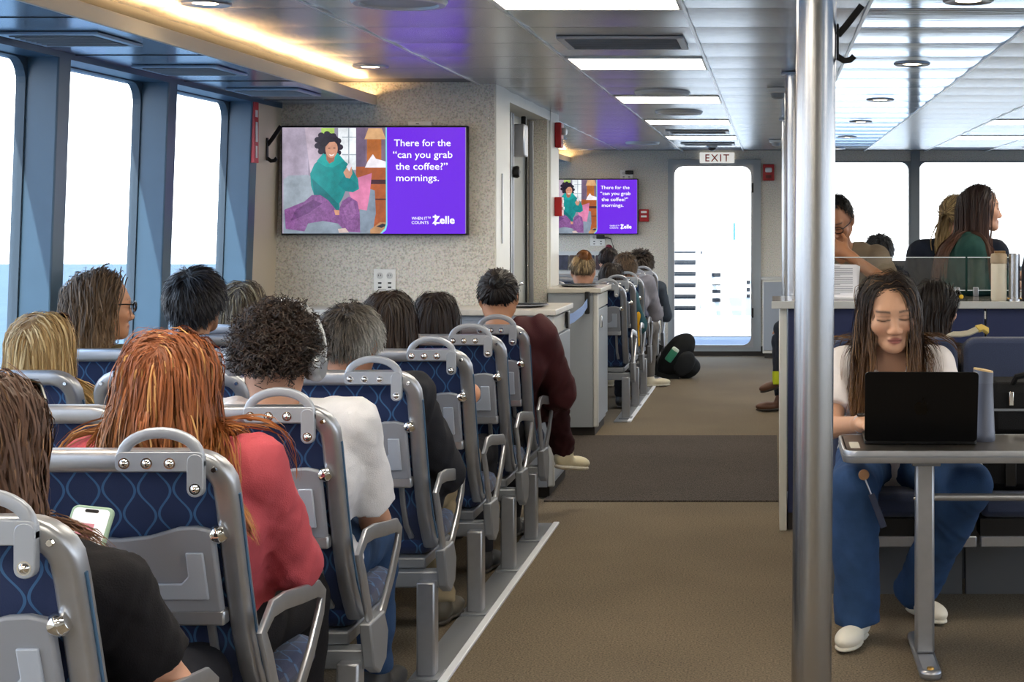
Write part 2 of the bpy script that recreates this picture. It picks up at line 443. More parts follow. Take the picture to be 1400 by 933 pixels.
for z in (1.62, 1.95, 2.09):
    MB().lathe([(0.0, 0), (0.005, 0), (0.004, 0.003), (0.0, 0.004)], (BX-0.03, BK, z), 10, rot3(math.pi/2)).build('screw', chrome, wb)
d2 = struct(MB().box(-1.66, -1.63, 8.60, 10.12, 0, 2.07).build('door_2', mat('cream_door', '#c5c3b8', 0.4), smooth=False), 'cream sliding side doors beside the bulkhead')
def yz_ring(mb, y0, y1, z0, z1, t, r, x0, x1):
    mb.ring(y0, y1, z0, z1, y0+t, y1-t, z0+t, z1-t, r, x0, x1); return mb
for a, b_ in ((8.64, 9.22), (9.36, 10.06)):
    MB().ring(a, b_, 0.08, 2.02, a+0.10, b_-0.08, 0.55, 1.90, 0.07, -1.60, -1.63).map(lambda x, y, z: (y, x, z)).build('door_leaf', mat('door_leaf_cream', '#cfcdc2', 0.35), d2, smooth=False)
    MB().ring(a+0.085, b_-0.065, 0.535, 1.915, a+0.115, b_-0.095, 0.565, 1.885, 0.06, -1.592, -1.602).map(lambda x, y, z: (y, x, z)).build('window_gasket', black_p, d2, smooth=False)
    MB().box(-1.612, -1.606, a+0.1, b_-0.08, 0.55, 1.9).build('pane', mat('dark_door_glass', '#c6ccce', 0.12, 0.2), d2, smooth=False)
    for k in range(7):
        MB().lathe([(0, 0), (0.007, 0), (0.005, 0.004), (0, 0.005)], (-1.60, b_-0.03, 0.3+0.27*k), 8, rot3(0, math.pi/2)).build('screw', chrome, d2)
for y in (9.25, 9.32, 10.085): MB().box(-1.60, -1.57, y, y+0.025, 0.05, 2.06).build('vertical_bar', alu, d2, smooth=False, bevel=0.004)
MB().box(-1.60, -1.52, 9.42, 9.56, 1.80, 2.0).build('door_closer', alu, d2, bevel=0.01)
MB().box(-1.55, -1.52, 9.47, 9.50, 1.99, 2.05).build('closer_arm', black_m, d2, bevel=0.006)
MB().lathe([(0.0, 0), (0.012, 0), (0.012, 0.03), (0.034, 0.035), (0.038, 0.055), (0.03, 0.07), (0.0, 0.075)], (-1.60, 9.30, 1.70), 18, rot3(0, math.pi/2)).build('knob', black_p, d2)
MB().tube([(-1.60, 9.3, 1.02), (-1.54, 9.3, 1.02), (-1.54, 9.36, 1.02), (-1.54, 9.46, 1.02)], 0.012, 8).build('door_handle', chrome, d2)

# soffit over the window seats, with a lit cove along its edge
soff_m = mat('soffit_panel', '#9aabbd', 0.22, 0.7)
fasc = mat('soffit_edge', '#d8cdbb', 0.5)
for k, (a, b_) in enumerate(((-3.3, BK), (10.57, FAR))):
    s = struct(MB().box(-2.66, -2.112, a, b_, 2.022, 2.05).build('trim_%d' % (k+1), soff_m, smooth=False), ('low soffit over the near window seats', 'low soffit over the far window seats')[k])
    MB().box(-2.115, -2.10, a, b_, 2.018, 2.07).build('edge_board', fasc, s, smooth=False, bevel=0.002)
    for q in range(8 if k == 0 else 3):
        y = (7.85 - 1.06*q) if k == 0 else 12 + 1.5*q
        MB().box(-2.62, -2.118, y-0.002, y+0.002, 2.019, 2.024).build('panel_joint', black_m, s, smooth=False)
    cl = MB().box(-2.165, -2.145, a+0.02, b_-0.02, 2.051, 2.062).build('cove_light_strip', mat('cove_led', '#ffd9a0', emit='#ffc98a', estr=26.0), smooth=False)
    tag(cl, ('warm strip light hidden above the near soffit edge', 'warm strip light hidden above the far soffit edge')[k], 'light')

# ------------------------------------------------------------------ lights in the ceiling
diff_m = mat('light_diffuser', '#ffffff', 0.5, emit='#fff3dd', estr=10.0)
order = ['nearest', 'second', 'third', 'fourth', 'fifth', 'sixth', 'seventh']
proto = None
for side, ci in (('aisle', 2), ('right', 6)):
    for k, ri in enumerate(LIGHT_ROWS):
        if ri == 23: continue
        cx = (COLS[ci]+COLS[ci+1])/2; cy = (ROWS[ri]+ROWS[ri+1])/2
        if proto is None:
            proto = thing('ceiling_light', '', 'light')
            MB().ring(-0.311, 0.311, -0.257, 0.257, -0.297, 0.297, -0.238, 0.238, 0.004, 0.0, 0.03).map(lambda x, y, z: (x, z, y-0.004)).build('frame', white_p, proto, smooth=False)
            MB().box(-0.30, 0.30, -0.24, 0.24, 0.002, 0.012).build('diffuser', diff_m, proto, smooth=False)
            o = proto
        else: o = copy_tree(proto)
        o.location = (cx, cy, CEIL)
        tag(o, ('flat glowing ceiling panel above the aisle, %s from the viewer' if side == 'aisle' else 'flat glowing ceiling panel over the right side, %s from the viewer') % order[k], 'light', 'flat ceiling light panels')
for x, lab in ((-0.616, 'aisle'), (1.896, 'right side'), (-1.55, 'left seats')):  # extra panels out of view, added to brighten the foreground
    for k, y in enumerate((2.86, 0.78, -1.30)):
        o = copy_tree(proto); o.location = (x, y, CEIL-0.006)
        tag(o, 'added flat glowing ceiling panel behind the viewer over the %s, %s row back' % (lab, ('first', 'second', 'third')[k]), 'light', 'flat ceiling light panels')
proto = None
warm_m = mat('downlight_lens', '#ffffff', 0.4, emit='#ffe2b4', estr=22.0)
for side, x, ys in (('left', -1.89, (5.12, 7.22, 11.4, 13.5, 15.5)), ('right', 0.645, (5.06, 7.1, 9.18, 11.2, 13.25, 15.3)), ('outer', 2.52, (13.25, 15.0))):
    for k, y in enumerate(ys):
        if proto is None:
            proto = thing('recessed_downlight', '', 'light')
            MB().lathe([(0.042, -0.002), (0.078, -0.006), (0.085, -0.001), (0.085, 0.006), (0.04, 0.006)], (0,0,0), 28).build('bezel', alu, proto)
            MB().lathe([(0.0, 0.0), (0.043, 0.0), (0.043, 0.004), (0.0, 0.004)], (0,0,0), 24).build('lens', warm_m, proto)
            o = proto
        else: o = copy_tree(proto)
        o.location = (x, y, CEIL-0.002)
        tag(o, {'left': 'small round warm downlight beside the soffit, %s from the viewer', 'right': 'small round downlight in the blue tinted panels right of the poles, %s from the viewer', 'outer': 'small round downlight by the right front windows, %s from the viewer'}[side] % order[k], 'light', 'recessed downlights')
spk = None
for k, (x, y, lab) in enumerate(((-1.23, 5.06, 'flat round ceiling speaker near the purple reflection at the top'), (-0.62, 8.66, 'flat round ceiling speaker between the second and third light panels'), (-0.62, 10.2, 'flat round ceiling speaker between the third and fourth light panels'), (-1.2, 14.2, 'flat round ceiling speaker near the far screen'))):
    if spk is None:
        spk = thing('ceiling_speaker', '', 'speaker')
        MB().lathe([(0.125, 0.0), (0.13, -0.012), (0.15, -0.012), (0.158, 0.0), (0.158, 0.008), (0.125, 0.008)], (0,0,0), 36).build('rim', mat('grey_speaker_rim', '#cfd1d4', 0.4, 0.2), spk)
        MB().lathe([(0.0, -0.006), (0.127, -0.004), (0.127, 0.004), (0, 0.004)], (0,0,0), 36).build('grille', mat('grey_speaker_grille', '#b9bcc0', 0.5, 0.1, bump=0.3, bscale=300), spk)
        o = spk
    else: o = copy_tree(spk)
    o.location = (x, y, CEIL-0.004); tag(o, lab, 'speaker', 'ceiling speakers')
def vent(lab, x, y, z, w, d, m):
    t = thing('air_vent', lab, 'vent', (x, y, z))
    MB().ring(-w/2, w/2, -d/2, d/2, -w/2+0.03, w/2-0.03, -d/2+0.03, d/2-0.03, 0.005, -0.010, 0.0).map(lambda a, b, c: (a, c, b)).build('frame', m, t, smooth=False, bevel=0.003)
    MB().box(-w/2+0.02, w/2-0.02, -d/2+0.02, d/2-0.02, -0.002, 0.0).build('duct', mat('duct_grey', '#85888d', 0.6), t, smooth=False)
    q = max(4, int((d-0.06)/0.035))
    for i in range(q):
        MB().obox((0, -d/2+0.03+(d-0.06)*(i+0.5)/q, -0.008), (w-0.06, 0.020, 0.002), rot3(0.5)).build('slat', mat(m.name + '_slat', '#a4a8ad', 0.45, 0.1), t, smooth=False)
    return t
vg = mat('vent_grey', '#c4c7cb', 0.4, 0.2); vb = mat('vent_blue_grey', '#93a5b6', 0.35, 0.4)
vent('grey slatted air vent between the first two aisle light panels', -0.60, 6.22, CEIL-0.002, 0.5, 0.40, vg)
vent('grey slatted air vent between the fourth and fifth aisle light panels', -0.60, 12.4, CEIL-0.002, 0.5, 0.34, vg)
vent('grey slatted air vent closest to the exit sign', -0.60, 14.35, CEIL-0.002, 0.5, 0.34, vg)
for k, y in enumerate((5.19, 6.26, 7.31)):
    vent('dark slatted vent in the blue soffit, %s' % ('nearest the viewer', 'between its two neighbours', 'closest to the large screen')[k], -2.37, y, 2.020, 0.34, 0.36, vb)
for lab, x, y in (('white smoke detector near the second steel pole', 0.03, 8.4), ('white smoke detector near the far wall', 0.03, 13.7)):
    t = thing('smoke_detector', lab, 'detector', (x, y, CEIL-0.002), 0, 'ceiling smoke detectors')
    MB().lathe([(0, 0), (0.06, 0), (0.06, -0.02), (0.048, -0.026), (0.0, -0.026)][::-1], (0,0,0), 24).build('base', white_p, t)
    MB().lathe([(0, -0.026), (0.04, -0.026), (0.036, -0.05), (0.02, -0.056), (0, -0.056)][::-1], (0,0,0), 24).build('sensor', mat('detector_grey', '#8a8d90', 0.4), t)
t = thing('security_camera', 'small grey dome camera on the ceiling above the exit sign', 'camera', (-0.58, 14.75, CEIL-0.002)); t.scale = (0.75, 0.75, 0.6)
MB().lathe([(0, 0), (0.07, 0), (0.07, -0.03), (0.0, -0.03)][::-1], (0,0,0), 20).build('base', white_p, t)
MB().lathe([(0, -0.03), (0.055, -0.03), (0.045, -0.062), (0.025, -0.08), (0, -0.085)][::-1], (0,0,0), 20).build('dome', mat('smoked_dome', '#3a3c40', 0.1), t)

# ------------------------------------------------------------------ outside
sea = MB().add([(-4000, -800, -5.2+0.0257*800), (600, -800, -5.2+0.0257*800), (4000, 4000, -5.2-0.0257*4000), (-4000, 4000, -5.2-0.0257*4000)], [(0,1,2,3)])
sea_m = mat('sea_water', '#4a6072', 0.7, bump=0.7, bscale=0.8, var=0.12, vscale=0.25, spec=0.08)
tag(sea.build('sea', sea_m, smooth=False), 'pale blue water outside the left windows', 'sea', kind='stuff')
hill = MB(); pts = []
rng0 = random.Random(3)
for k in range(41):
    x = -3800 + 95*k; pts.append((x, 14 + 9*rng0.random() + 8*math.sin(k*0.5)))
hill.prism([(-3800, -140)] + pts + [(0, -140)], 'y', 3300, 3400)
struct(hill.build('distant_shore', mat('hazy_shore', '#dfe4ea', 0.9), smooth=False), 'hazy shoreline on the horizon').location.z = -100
dk = struct(MB().box(-2.8, 4.9, FAR+0.12, 24, -0.10, -0.02).build('deck', deck_m, smooth=False), 'open fore deck outside the exit door')
bw = MB().box(-2.8, 4.9, 18.9, 19.2, -0.02, 0.22).build('deck_coaming', outdoor_white, smooth=False, bevel=0.02)
tag(bw, 'low white coaming across the open deck', 'coaming')
rl = thing('deck_railing', 'white slatted railing on the open fore deck', 'railing', (0, 20.2, -0.02))
for k in range(7): MB().box(-2.6, -0.95, -0.02, 0.02, 0.16+0.15*k, 0.25+0.15*k).build('rail_slat', outdoor_white, rl, smooth=False, bevel=0.01)
for x in (-2.5, -1.7, -0.98): MB().box(x-0.03, x+0.03, 0.02, 0.08, 0, 1.2).build('post', outdoor_white, rl, smooth=False)
lk = thing('deck_backdrop', 'dark grey locker added behind the white slatted deck railing to darken its gaps', 'backdrop', (-1.9, 20.5, -0.02))  # plain dark box, added so the gaps between the slats read dark
MB().box(-0.8, 0.93, 0, 0.4, 0.0, 0.98).build('body', mat('backdrop_grey', '#2c3036', 0.6), lk, bevel=0.02); MB().box(-0.82, 0.95, -0.02, 0.42, 0.98, 1.02).build('lid', mat('backdrop_grey', '#2c3036'), lk, bevel=0.01)
rl2 = thing('deck_handrail', 'white pipe handrail seen through the right front windows', 'railing', (0, 19.6, -0.02))
for z in (0.4, 0.7, 1.0, 1.12): MB().tube([(-0.2, 0, z), (4.6, 0, z)], 0.02, 8).build('rail', outdoor_white, rl2)
for k in range(5): MB().tube([(0.0+1.1*k, 0, 0), (0.0+1.1*k, 0, 1.12)], 0.022, 8).build('post', outdoor_white, rl2)
bwk = thing('deck_bulwark', 'solid white bulwark with dark slots closing off the open deck', 'bulwark', (0, 21.9, -0.02))
MB().box(-2.8, 4.9, 0, 0.08, 0, 1.06).build('wall', outdoor_white, bwk, smooth=False, bevel=0.01)
for x, z, w in ((-1.12, 0.17, 0.2), (-1.12, 0.09, 0.2), (-0.345, 0.36, 0.05), (-0.345, 0.45, 0.05), (-0.345, 0.555, 0.05), (-0.80, 0.30, 0.12), (-0.80, 0.42, 0.12), (-0.80, 0.54, 0.12), (-0.80, 0.66, 0.12)): MB().box(x-w/2, x+w/2, -0.012, 0.0, z-0.025, z+0.025).build('slot', mat('slot_grey', '#22262c', 0.7), bwk, smooth=False)
stp = thing('deck_steps', 'white boarding steps on the open deck behind the exit door', 'steps', (-0.62, 19.7, -0.02))
for k in range(6): MB().box(-0.28+0.03*k, 0.22, 0.10+0.25*k, 0.34+0.25*k, 0.16*k+0.10, 0.16*k+0.14).build('tread', outdoor_white, stp, smooth=False)
for x in (-0.3, 0.24): MB().prism([(0.05, 0), (0.35, 0), (1.9, 0.98), (1.6, 0.98)], 'x', x-0.02, x+0.02).build('stringer', outdoor_white, stp, smooth=False)
mp_ = thing('signal_mast', 'thin dark mast standing out on the bright deck', 'mast', (-0.56, 22.5, -0.02))
MB().tube([(0, 0, 0), (0, 0, 1.15)], 0.02, 8).build('pole', outdoor_white, mp_); MB().tube([(0, 0, 1.15), (0, 0, 1.4)], 0.02, 8).build('lamp', mat('mast_blue', '#4a7aa0', 0.4), mp_)
# ------------------------------------------------------------------ passenger seats
SZ = [0.40, 0.48, 0.58, 0.69, 0.82, 0.94, 1.0]
SY = [0.275, 0.205, 0.155, 0.115, 0.075, 0.035, 0.02]
def sy(z): return float(np.interp(z, SZ, SY))
AISLE_X, MID_X, WIN_X = -1.2725, -1.7775, -2.2825

def make_seat(kind):
    t = thing('passenger_seat', '', 'seat')
    H = 0.211
    path = []
    for z in (0.405, 0.44, 0.50, 0.58, 0.68, 0.78, 0.86): path.append((-H, sy(z), z))
    for k in range(1, 6):
        a = math.radians(180 - 90*k/6); path.append((-H+0.058+0.058*math.cos(a), sy(0.88+0.058*math.sin(a)), 0.88+0.058*math.sin(a)))
    path.append((-H+0.058, sy(0.938), 0.938))
    path = path + [(-x, y, z) for x, y, z in path[::-1]]
    fr = MB().sweep(path, rrect(-0.022, 0.022, -0.022, 0.026, 0.012, 3), up=(0, -1, 0)).build('back_frame', alu, t)
    # corner caps and the fine groove along each upright
    for s in (-1, 1):
        MB().sweep([(s*(H+0.0215), sy(z)-0.004, z) for z in (0.42, 0.5, 0.58, 0.68, 0.78, 0.87)], rrect(-0.004, 0.004, -0.003, 0.003, 0.001, 1), up=(0, -1, 0)).build('edge_trim', mat('blue_edge_trim', '#3d5f80', 0.5), fr)
        MB().lathe([(0, 0), (0.0065, 0), (0.005, -0.003), (0, -0.003)][::-1], (s*(H-0.012), sy(0.93)-0.026, 0.922), 8, rot3(-math.pi/2)).build('screw', chrome, fr)
    # rear shell and front cushion, both in the woven blue cloth
    zs = [0.405, 0.44, 0.48, 0.53, 0.58, 0.64, 0.69, 0.75, 0.82, 0.88, 0.93]
    p = [(sy(z)-0.006, z) for z in zs] + [(sy(z)+0.02, z) for z in zs[::-1]]
    MB().prism(p, 'x', -0.195, 0.195).build('back_panel', fabric, t)
    p = [(sy(z)+0.02, z) for z in zs] + [(sy(z)+0.06+0.015*math.sin((z-0.4)*9), z) for z in zs[::-1]]
    MB().prism(p, 'x', -0.195, 0.195).build('back_cushion', fabric, t, bevel=0.012)
    MB().box(-0.21, 0.21, 0.26, 0.66, 0.36, 0.44).build('seat_cushion', fabric, t, bevel=0.03)
    MB().box(-0.20, 0.20, 0.24, 0.60, 0.325, 0.36).build('seat_pan', dark_alu, t, bevel=0.006)
    # folding tray
    def tz(z): return sy(z) - 0.034
    top = [(-0.187, 0.800), (-0.155, 0.808), (-0.12, 0.806), (-0.06, 0.788), (0.0, 0.782), (0.06, 0.788), (0.12, 0.806), (0.155, 0.808), (0.187, 0.800)]
    pts = [(-0.187, 0.625)] + top + [(0.187, 0.625)]
    tr = MB().prism(pts, 'y', -0.011, 0.011).map(lambda x, y, z: (x, y + tz(z), z)).build('tray_table', grey_p, t, bevel=0.006)
    rec = [(-0.10, 0.655), (0.165, 0.655), (0.165, 0.755), (0.13, 0.755), (0.13, 0.705), (0.115, 0.69), (-0.10, 0.69)]
    MB().prism(rec, 'y', -0.004, 0.004).map(lambda x, y, z: (x, y + tz(z) - 0.012, z)).build('tray_relief', grey_pl, tr, bevel=0.003)
    MB().box(-0.19, 0.19, tz(0.61)-0.016, tz(0.61)+0.016, 0.60, 0.632).build('tray_hinge', alu, tr, bevel=0.005)
    MB().lathe([(0, -0.016), (0.014, -0.014), (0.02, -0.004), (0.02, 0.004), (0.014, 0.014), (0, 0.016)], (0.196, sy(0.79)-0.034, 0.792), 14, rot3(0, 1.2)).build('tray_latch', chrome, t)
    MB().sweep([(0.155, tz(0.60)+0.005, 0.60), (0.155, tz(0.54), 0.54), (0.155, tz(0.47), 0.47), (0.158, tz(0.42)+0.01, 0.425)], rrect(-0.008, 0.008, -0.005, 0.005, 0.002, 2), up=(0, -1, 0)).build('tray_arm', alu, t)
    MB().sweep([(-0.155, tz(0.60)+0.005, 0.60), (-0.155, tz(0.54), 0.54), (-0.155, tz(0.47), 0.47), (-0.158, tz(0.42)+0.01, 0.425)], rrect(-0.008, 0.008, -0.005, 0.005, 0.002, 2), up=(0, -1, 0)).build('tray_arm', alu, t)
    # grab handle over the aisle corner
    if kind == 'aisle':
        hx, hz, hy = 0.100, 1.005, 0.004
        arc = [(-0.0735, -0.068)] + [(-0.0735*math.cos(math.radians(a)), -0.056 + 0.046*math.sin(math.radians(a))) for a in range(8, 180, 12)] + [(0.0735, -0.068)]
        g = MB().sweep([(hx+u, hy, hz+w) for u, w in arc], rrect(-0.0105, 0.0105, -0.0072, 0.0072, 0.004, 2), up=(0, -1, 0))
        g.prism(rrect(hx-0.0845, hx+0.0845, hz-0.084, hz-0.046, 0.010, 3), 'y', hy-0.008, hy+0.008)
        g.prism(rrect(hx+0.0525, hx+0.0845, hz-0.133, hz-0.05, 0.0145, 4), 'y', hy-0.0087, hy+0.0087)
        gh = g.build('grab_handle', mat('cast_grey_handle', '#a3a9b4', 0.36, 0.35), t, bevel=0.002)
        for u, w in ((-0.067, -0.068), (-0.024, -0.068), (0.020, -0.068), (0.0685, -0.117)):
            MB().lathe([(0.0, -0.006), (0.004, -0.0055), (0.0075, -0.002), (0.0085, 0.0), (0.011, 0.0), (0.011, 0.002), (0, 0.002)], (hx+u, hy-0.009, hz+w), 14, rot3(-math.pi/2)).map(lambda x, y, z: (x, y, z)).build('rivet', chrome, gh)
    # armrest loop, leg and bracket on the aisle hand
    ax = 0.262
    loop = [(0.10, 0.585), (0.16, 0.618), (0.24, 0.615), (0.36, 0.598), (0.47, 0.585), (0.505, 0.565), (0.49, 0.53), (0.42, 0.46), (0.33, 0.395), (0.255, 0.36), (0.215, 0.37), (0.185, 0.43), (0.14, 0.52)]
    MB().sweep([(ax, y, z) for y, z in loop], rrect(-0.019, 0.019, -0.006, 0.006, 0.004, 2), up=(1, 0, 0), closed=True).map(lambda x, y, z: (x, y, z)).build('armrest', alu, t)
    MB().box(0.188, 0.244, 0.165, 0.225, 0.012, 0.30).build('leg', alu, t, bevel=0.006)
    MB().box(0.17, 0.262, 0.14, 0.25, 0.0, 0.014).build('foot_plate', dark_alu, t, bevel=0.003)
    MB().prism([(0.16, 0.40), (0.30, 0.40), (0.34, 0.34), (0.32, 0.27), (0.26, 0.25), (0.20, 0.28)], 'x', 0.246, 0.276).build('bracket', dark_alu, t, bevel=0.005)
    MB().box(-0.25, 0.25, 0.20, 0.26, 0.275, 0.325).build('cross_beam', dark_alu, t, bevel=0.005)
    return t

ROWY = [2.27, 2.94, 3.65, 4.51, 5.28, 5.96, 6.53]
FROWY = [10.68, 11.42, 12.16, 12.90, 13.64]
aisle_seat = make_seat('aisle'); plain_seat = make_seat('plain')
used_a = used_p = False
def put_seat(kind, x, y, label, group):
    global used_a, used_p
    src = aisle_seat if kind == 'a' else plain_seat
    if (kind == 'a' and not used_a) or (kind == 'p' and not used_p): o = src
    else: o = copy_tree(src)
    if kind == 'a': used_a = True
    else: used_p = True
    o.location = (x, y, 0); tag(o, label, 'seat', group)
who = ['brown-haired passenger in black holding a phone', 'red-haired passenger in pink', 'curly-haired passenger wearing headphones', 'grey-haired man in a dark jacket', 'brown-haired woman with a bare elbow', 'dark-haired woman close behind the burgundy jacket', 'passenger in the burgundy jacket']
for k, y in enumerate(ROWY):
    put_seat('a', AISLE_X, y, 'blue aisle seat of the %s' % who[k], 'blue seats in the near rows')
empty_lab = {2: 'empty middle seat beside the curly-haired passenger', 3: 'empty middle seat beside the grey-haired man', 4: 'empty middle seat between the wavy-haired passenger and the aisle', 5: 'empty middle seat beside the black-haired man by the window', 6: 'empty middle seat in the row right before the large screen'}
for k in range(2, 7): put_seat('p', MID_X, ROWY[k], 'blue ' + empty_lab[k], 'blue seats in the near rows')
win_lab = {3: 'blonde woman with sunglasses on her head', 4: 'wavy-haired passenger turned to the window', 5: 'black-haired man in front of the second window post', 6: 'ash-blonde passenger in the foremost window seat'}
for k in range(3, 7): put_seat('p', WIN_X, ROWY[k], 'blue window seat of the %s' % win_lab[k], 'blue seats in the near rows')
fwho = ['passenger with the streaked bun', 'passenger in the teal and yellow jacket', 'man in the grey top leaning out', 'passenger with the dark red hair tie', 'short-haired passenger nearest the far wall']
for k, y in enumerate(FROWY):
    put_seat('a', AISLE_X+0.02, y, 'far aisle seat of the %s' % fwho[k], 'blue seats in the far rows')
for k, y in enumerate(FROWY[1:4]):
    put_seat('p', MID_X+0.02, y, ('far middle seat beside the passenger in the teal jacket', 'far middle seat beside the man in grey', 'far middle seat below the far screen')[k], 'blue seats in the far rows')
# floor tracks the seats are bolted to
trk = mat('white_track', '#c9ccd2', 0.35, 0.4)
for lab, a, b_ in (('pale metal floor track under the near aisle seats', 1.0, 7.1), ('pale metal floor track under the far aisle seats', 10.7, 15.0)):
    t = thing('floor_track', lab, 'track', (AISLE_X+0.216, 0, 0))
    MB().box(0.045, 0.072, a, b_, 0.0, 0.012).build('edge_strip', mat('white_edge_strip', '#e4e8f0', 0.4), t, smooth=False, bevel=0.003)
    MB().box(-0.05, 0.044, a, b_, 0.0, 0.006).build('channel', dark_alu, t, smooth=False)

# ------------------------------------------------------------------ entry mat
m_ = MB().prism([(-1.14, 7.66), (0.03, 7.66), (0.03, 10.0), (-1.46, 10.0), (-1.46, 8.45), (-1.14, 8.45)], 'z', 0.0, 0.008).build('floor_mat', mat_rug, smooth=False)
tag(m_, 'dark ribbed entrance mat across the aisle', 'mat')

# ------------------------------------------------------------------ screens
def em(name, col, s=1.0):
    key = 'screen_' + name
    if key in MATS: return MATS[key]
    m = mat(key, '#000000', 0.25, emit=col, estr=s*0.62)
    if name.startswith('picture'):          # grain and tonal variation of the photographed picture
        N, L = m.node_tree.nodes, m.node_tree.links; b = N['Principled BSDF']
        t = N.new('ShaderNodeTexCoord'); nz = N.new('ShaderNodeTexNoise'); nz.inputs['Scale'].default_value = 8 if 'blanket' not in name else 60; nz.inputs['Detail'].default_value = 5; nz.inputs['Roughness'].default_value = 0.65
        mr = N.new('ShaderNodeMapRange'); mr.inputs[1].default_value = 0.3; mr.inputs[2].default_value = 0.7; mr.inputs[3].default_value = 0.38; mr.inputs[4].default_value = 0.78
        L.new(t.outputs['Object'], nz.inputs['Vector']); L.new(nz.outputs['Fac'], mr.inputs[0]); L.new(mr.outputs[0], b.inputs['Emission Strength'])
    return m
def make_tv():
    W, Hh = 0.983, 0.578
    t = thing('television', '', 'television')
    MB().box(-W/2, W/2, 0.0, 0.045, -Hh/2, Hh/2).build('casing', black_p, t, bevel=0.004)
    MB().box(-0.25, 0.25, 0.045, 0.062, -0.15, 0.15).build('wall_mount', black_m, t, smooth=False)
    sw, sh = W-0.016, Hh-0.02
    def M(zx, zy): return ((zx-445)/740*sw, (427.5-zy)/425*sh)
    lay = [0]
    scr = MB().box(-sw/2, sw/2, -0.002, 0.001, -sh/2, sh/2).build('screen', em('base', '#8d8596'), t, smooth=False)
    def shape(name, pts, col, L=1, s=1.0):
        lay[0] += 1; y = -0.002 - 0.00012*lay[0]
        MB().prism([M(*p) for p in pts], 'y', y, y+0.0001).build(name, em(name + str(col).strip('#'), col, s), scr, smooth=False)
    def ell(cx, cy, rx, ry, n=22, a0=0): return [(cx+rx*math.cos(2*math.pi*i/n+a0), cy+ry*math.sin(2*math.pi*i/n+a0)) for i in range(n)]
    def R(x0, y0, x1, y1): return [(x0, y0), (x1, y0), (x1, y1), (x0, y1)]
    shape('picture_wall', R(75, 215, 180, 640), '#a79cae')
    shape('picture_curtain', [(165, 215), (238, 215), (232, 420), (190, 420)], '#b9a9b8')
    shape('picture_foliage', R(232, 217, 285, 250), '#a8c860')
    shape('picture_window', R(300, 217, 376, 385), '#e9eef2')
    shape('picture_mullion', R(340, 217, 345, 385), '#9fa8b0')
    for yy in (252, 322): shape('picture_glazing_bar', R(316, yy, 372, yy+4), '#9fa8b0')
    shape('picture_door', R(372, 215, 420, 380), '#6b5a72')
    shape('picture_back_wall', R(410, 215, 498, 380), '#7c6678')
    shape('picture_lamp', R(416, 258, 474, 360), '#b5682e')
    shape('picture_lampshade', [(422, 218), (476, 218), (492, 262), (406, 262)], '#d6a878')
    shape('picture_dresser', R(372, 372, 498, 640), '#a8572c')
    shape('picture_dresser_gap', R(432, 424, 498, 442), '#43222a'); shape('picture_dresser_gap', R(450, 500, 498, 506), '#5a2c20')
    shape('picture_tissue', [(408, 376), (420, 350), (440, 322), (452, 340), (470, 345), (494, 352), (494, 376)], '#f0eaf0')
    shape('picture_sofa', [(80, 425), (100, 408), (180, 405), (215, 430), (215, 640), (80, 640)], '#98a3ae')
    shape('picture_sofa_seat', [(80, 560), (250, 540), (450, 560), (440, 640), (80, 640)], '#8794a2')
    shape('picture_sofa_arm', [(400, 480), (425, 460), (448, 468), (452, 560), (440, 620), (390, 640), (385, 520)], '#7f8c9c')
    shape('picture_cushion', [(352, 425), (436, 398), (428, 480), (416, 548), (370, 540), (345, 480)], '#d07aa0')
    shape('picture_hair', ell(262, 282, 47, 45) , '#241a26')
    for a in range(11): shape('picture_curl', ell(262+46*math.cos(a*0.57), 285-44*math.sin(a*0.57-0.2), 13, 12, 10), '#2b2030')
    shape('picture_hoodie', [(188, 400), (205, 362), (228, 342), (240, 322), (300, 322), (322, 345), (352, 372), (380, 420), (385, 462), (360, 475), (330, 470), (318, 500), (305, 520), (308, 548), (285, 545), (240, 520), (205, 490), (192, 450)], '#128a8a')
    shape('picture_hoodie_fold', [(196, 420), (250, 470), (300, 520), (306, 548), (284, 545), (240, 518), (204, 488)], '#0c6f74')
    shape('picture_hoodie_fold', [(330, 400), (384, 450), (360, 474), (330, 470), (300, 445)], '#0f7c80')
    shape('picture_hood', [(214, 350), (242, 318), (268, 360), (298, 316), (326, 348), (280, 376), (250, 372)], '#18a09c')
    shape('picture_neck', [(252, 318), (290, 318), (284, 350), (266, 360), (254, 345)], '#9c6450')
    shape('picture_face', ell(274, 300, 25, 37), '#c88f74')
    shape('picture_fringe', [(236, 300), (240, 262), (270, 250), (298, 262), (302, 288), (286, 272), (266, 274), (250, 292), (246, 322)], '#241a26')
    shape('picture_smile', [(264, 322), (275, 325), (287, 320), (281, 329), (270, 330)], '#f2e4e0'); shape('picture_eye', R(260, 297, 269, 300), '#3a2420'); shape('picture_eye', R(281, 296, 290, 299), '#3a2420')
    shape('picture_hand', [(322, 395), (338, 372), (356, 374), (358, 400), (348, 420), (332, 416)], '#d29a80')
    shape('picture_phone', [(334, 372), (344, 358), (356, 364), (346, 392)], '#e8e2ee')
    shape('picture_blanket', [(84, 545), (120, 530), (165, 512), (195, 486), (230, 486), (262, 508), (300, 555), (318, 510), (345, 492), (378, 512), (388, 560), (390, 636), (330, 632), (300, 600), (240, 590), (180, 600), (165, 632), (90, 622)], '#84548c')
    shape('picture_blanket_fold', [(130, 545), (200, 505), (236, 520), (180, 560), (110, 590)], '#6a3f74'); shape('picture_blanket_fold', [(320, 540), (360, 505), (376, 560), (340, 600)], '#93619a')
    rs = random.Random(5)
    shape('picture_hand', [(284, 545), (306, 547), (306, 566), (290, 566)], '#c88f74'); shape('picture_foot', [(300, 622), (330, 618), (345, 636), (305, 638)], '#e0c8c0')
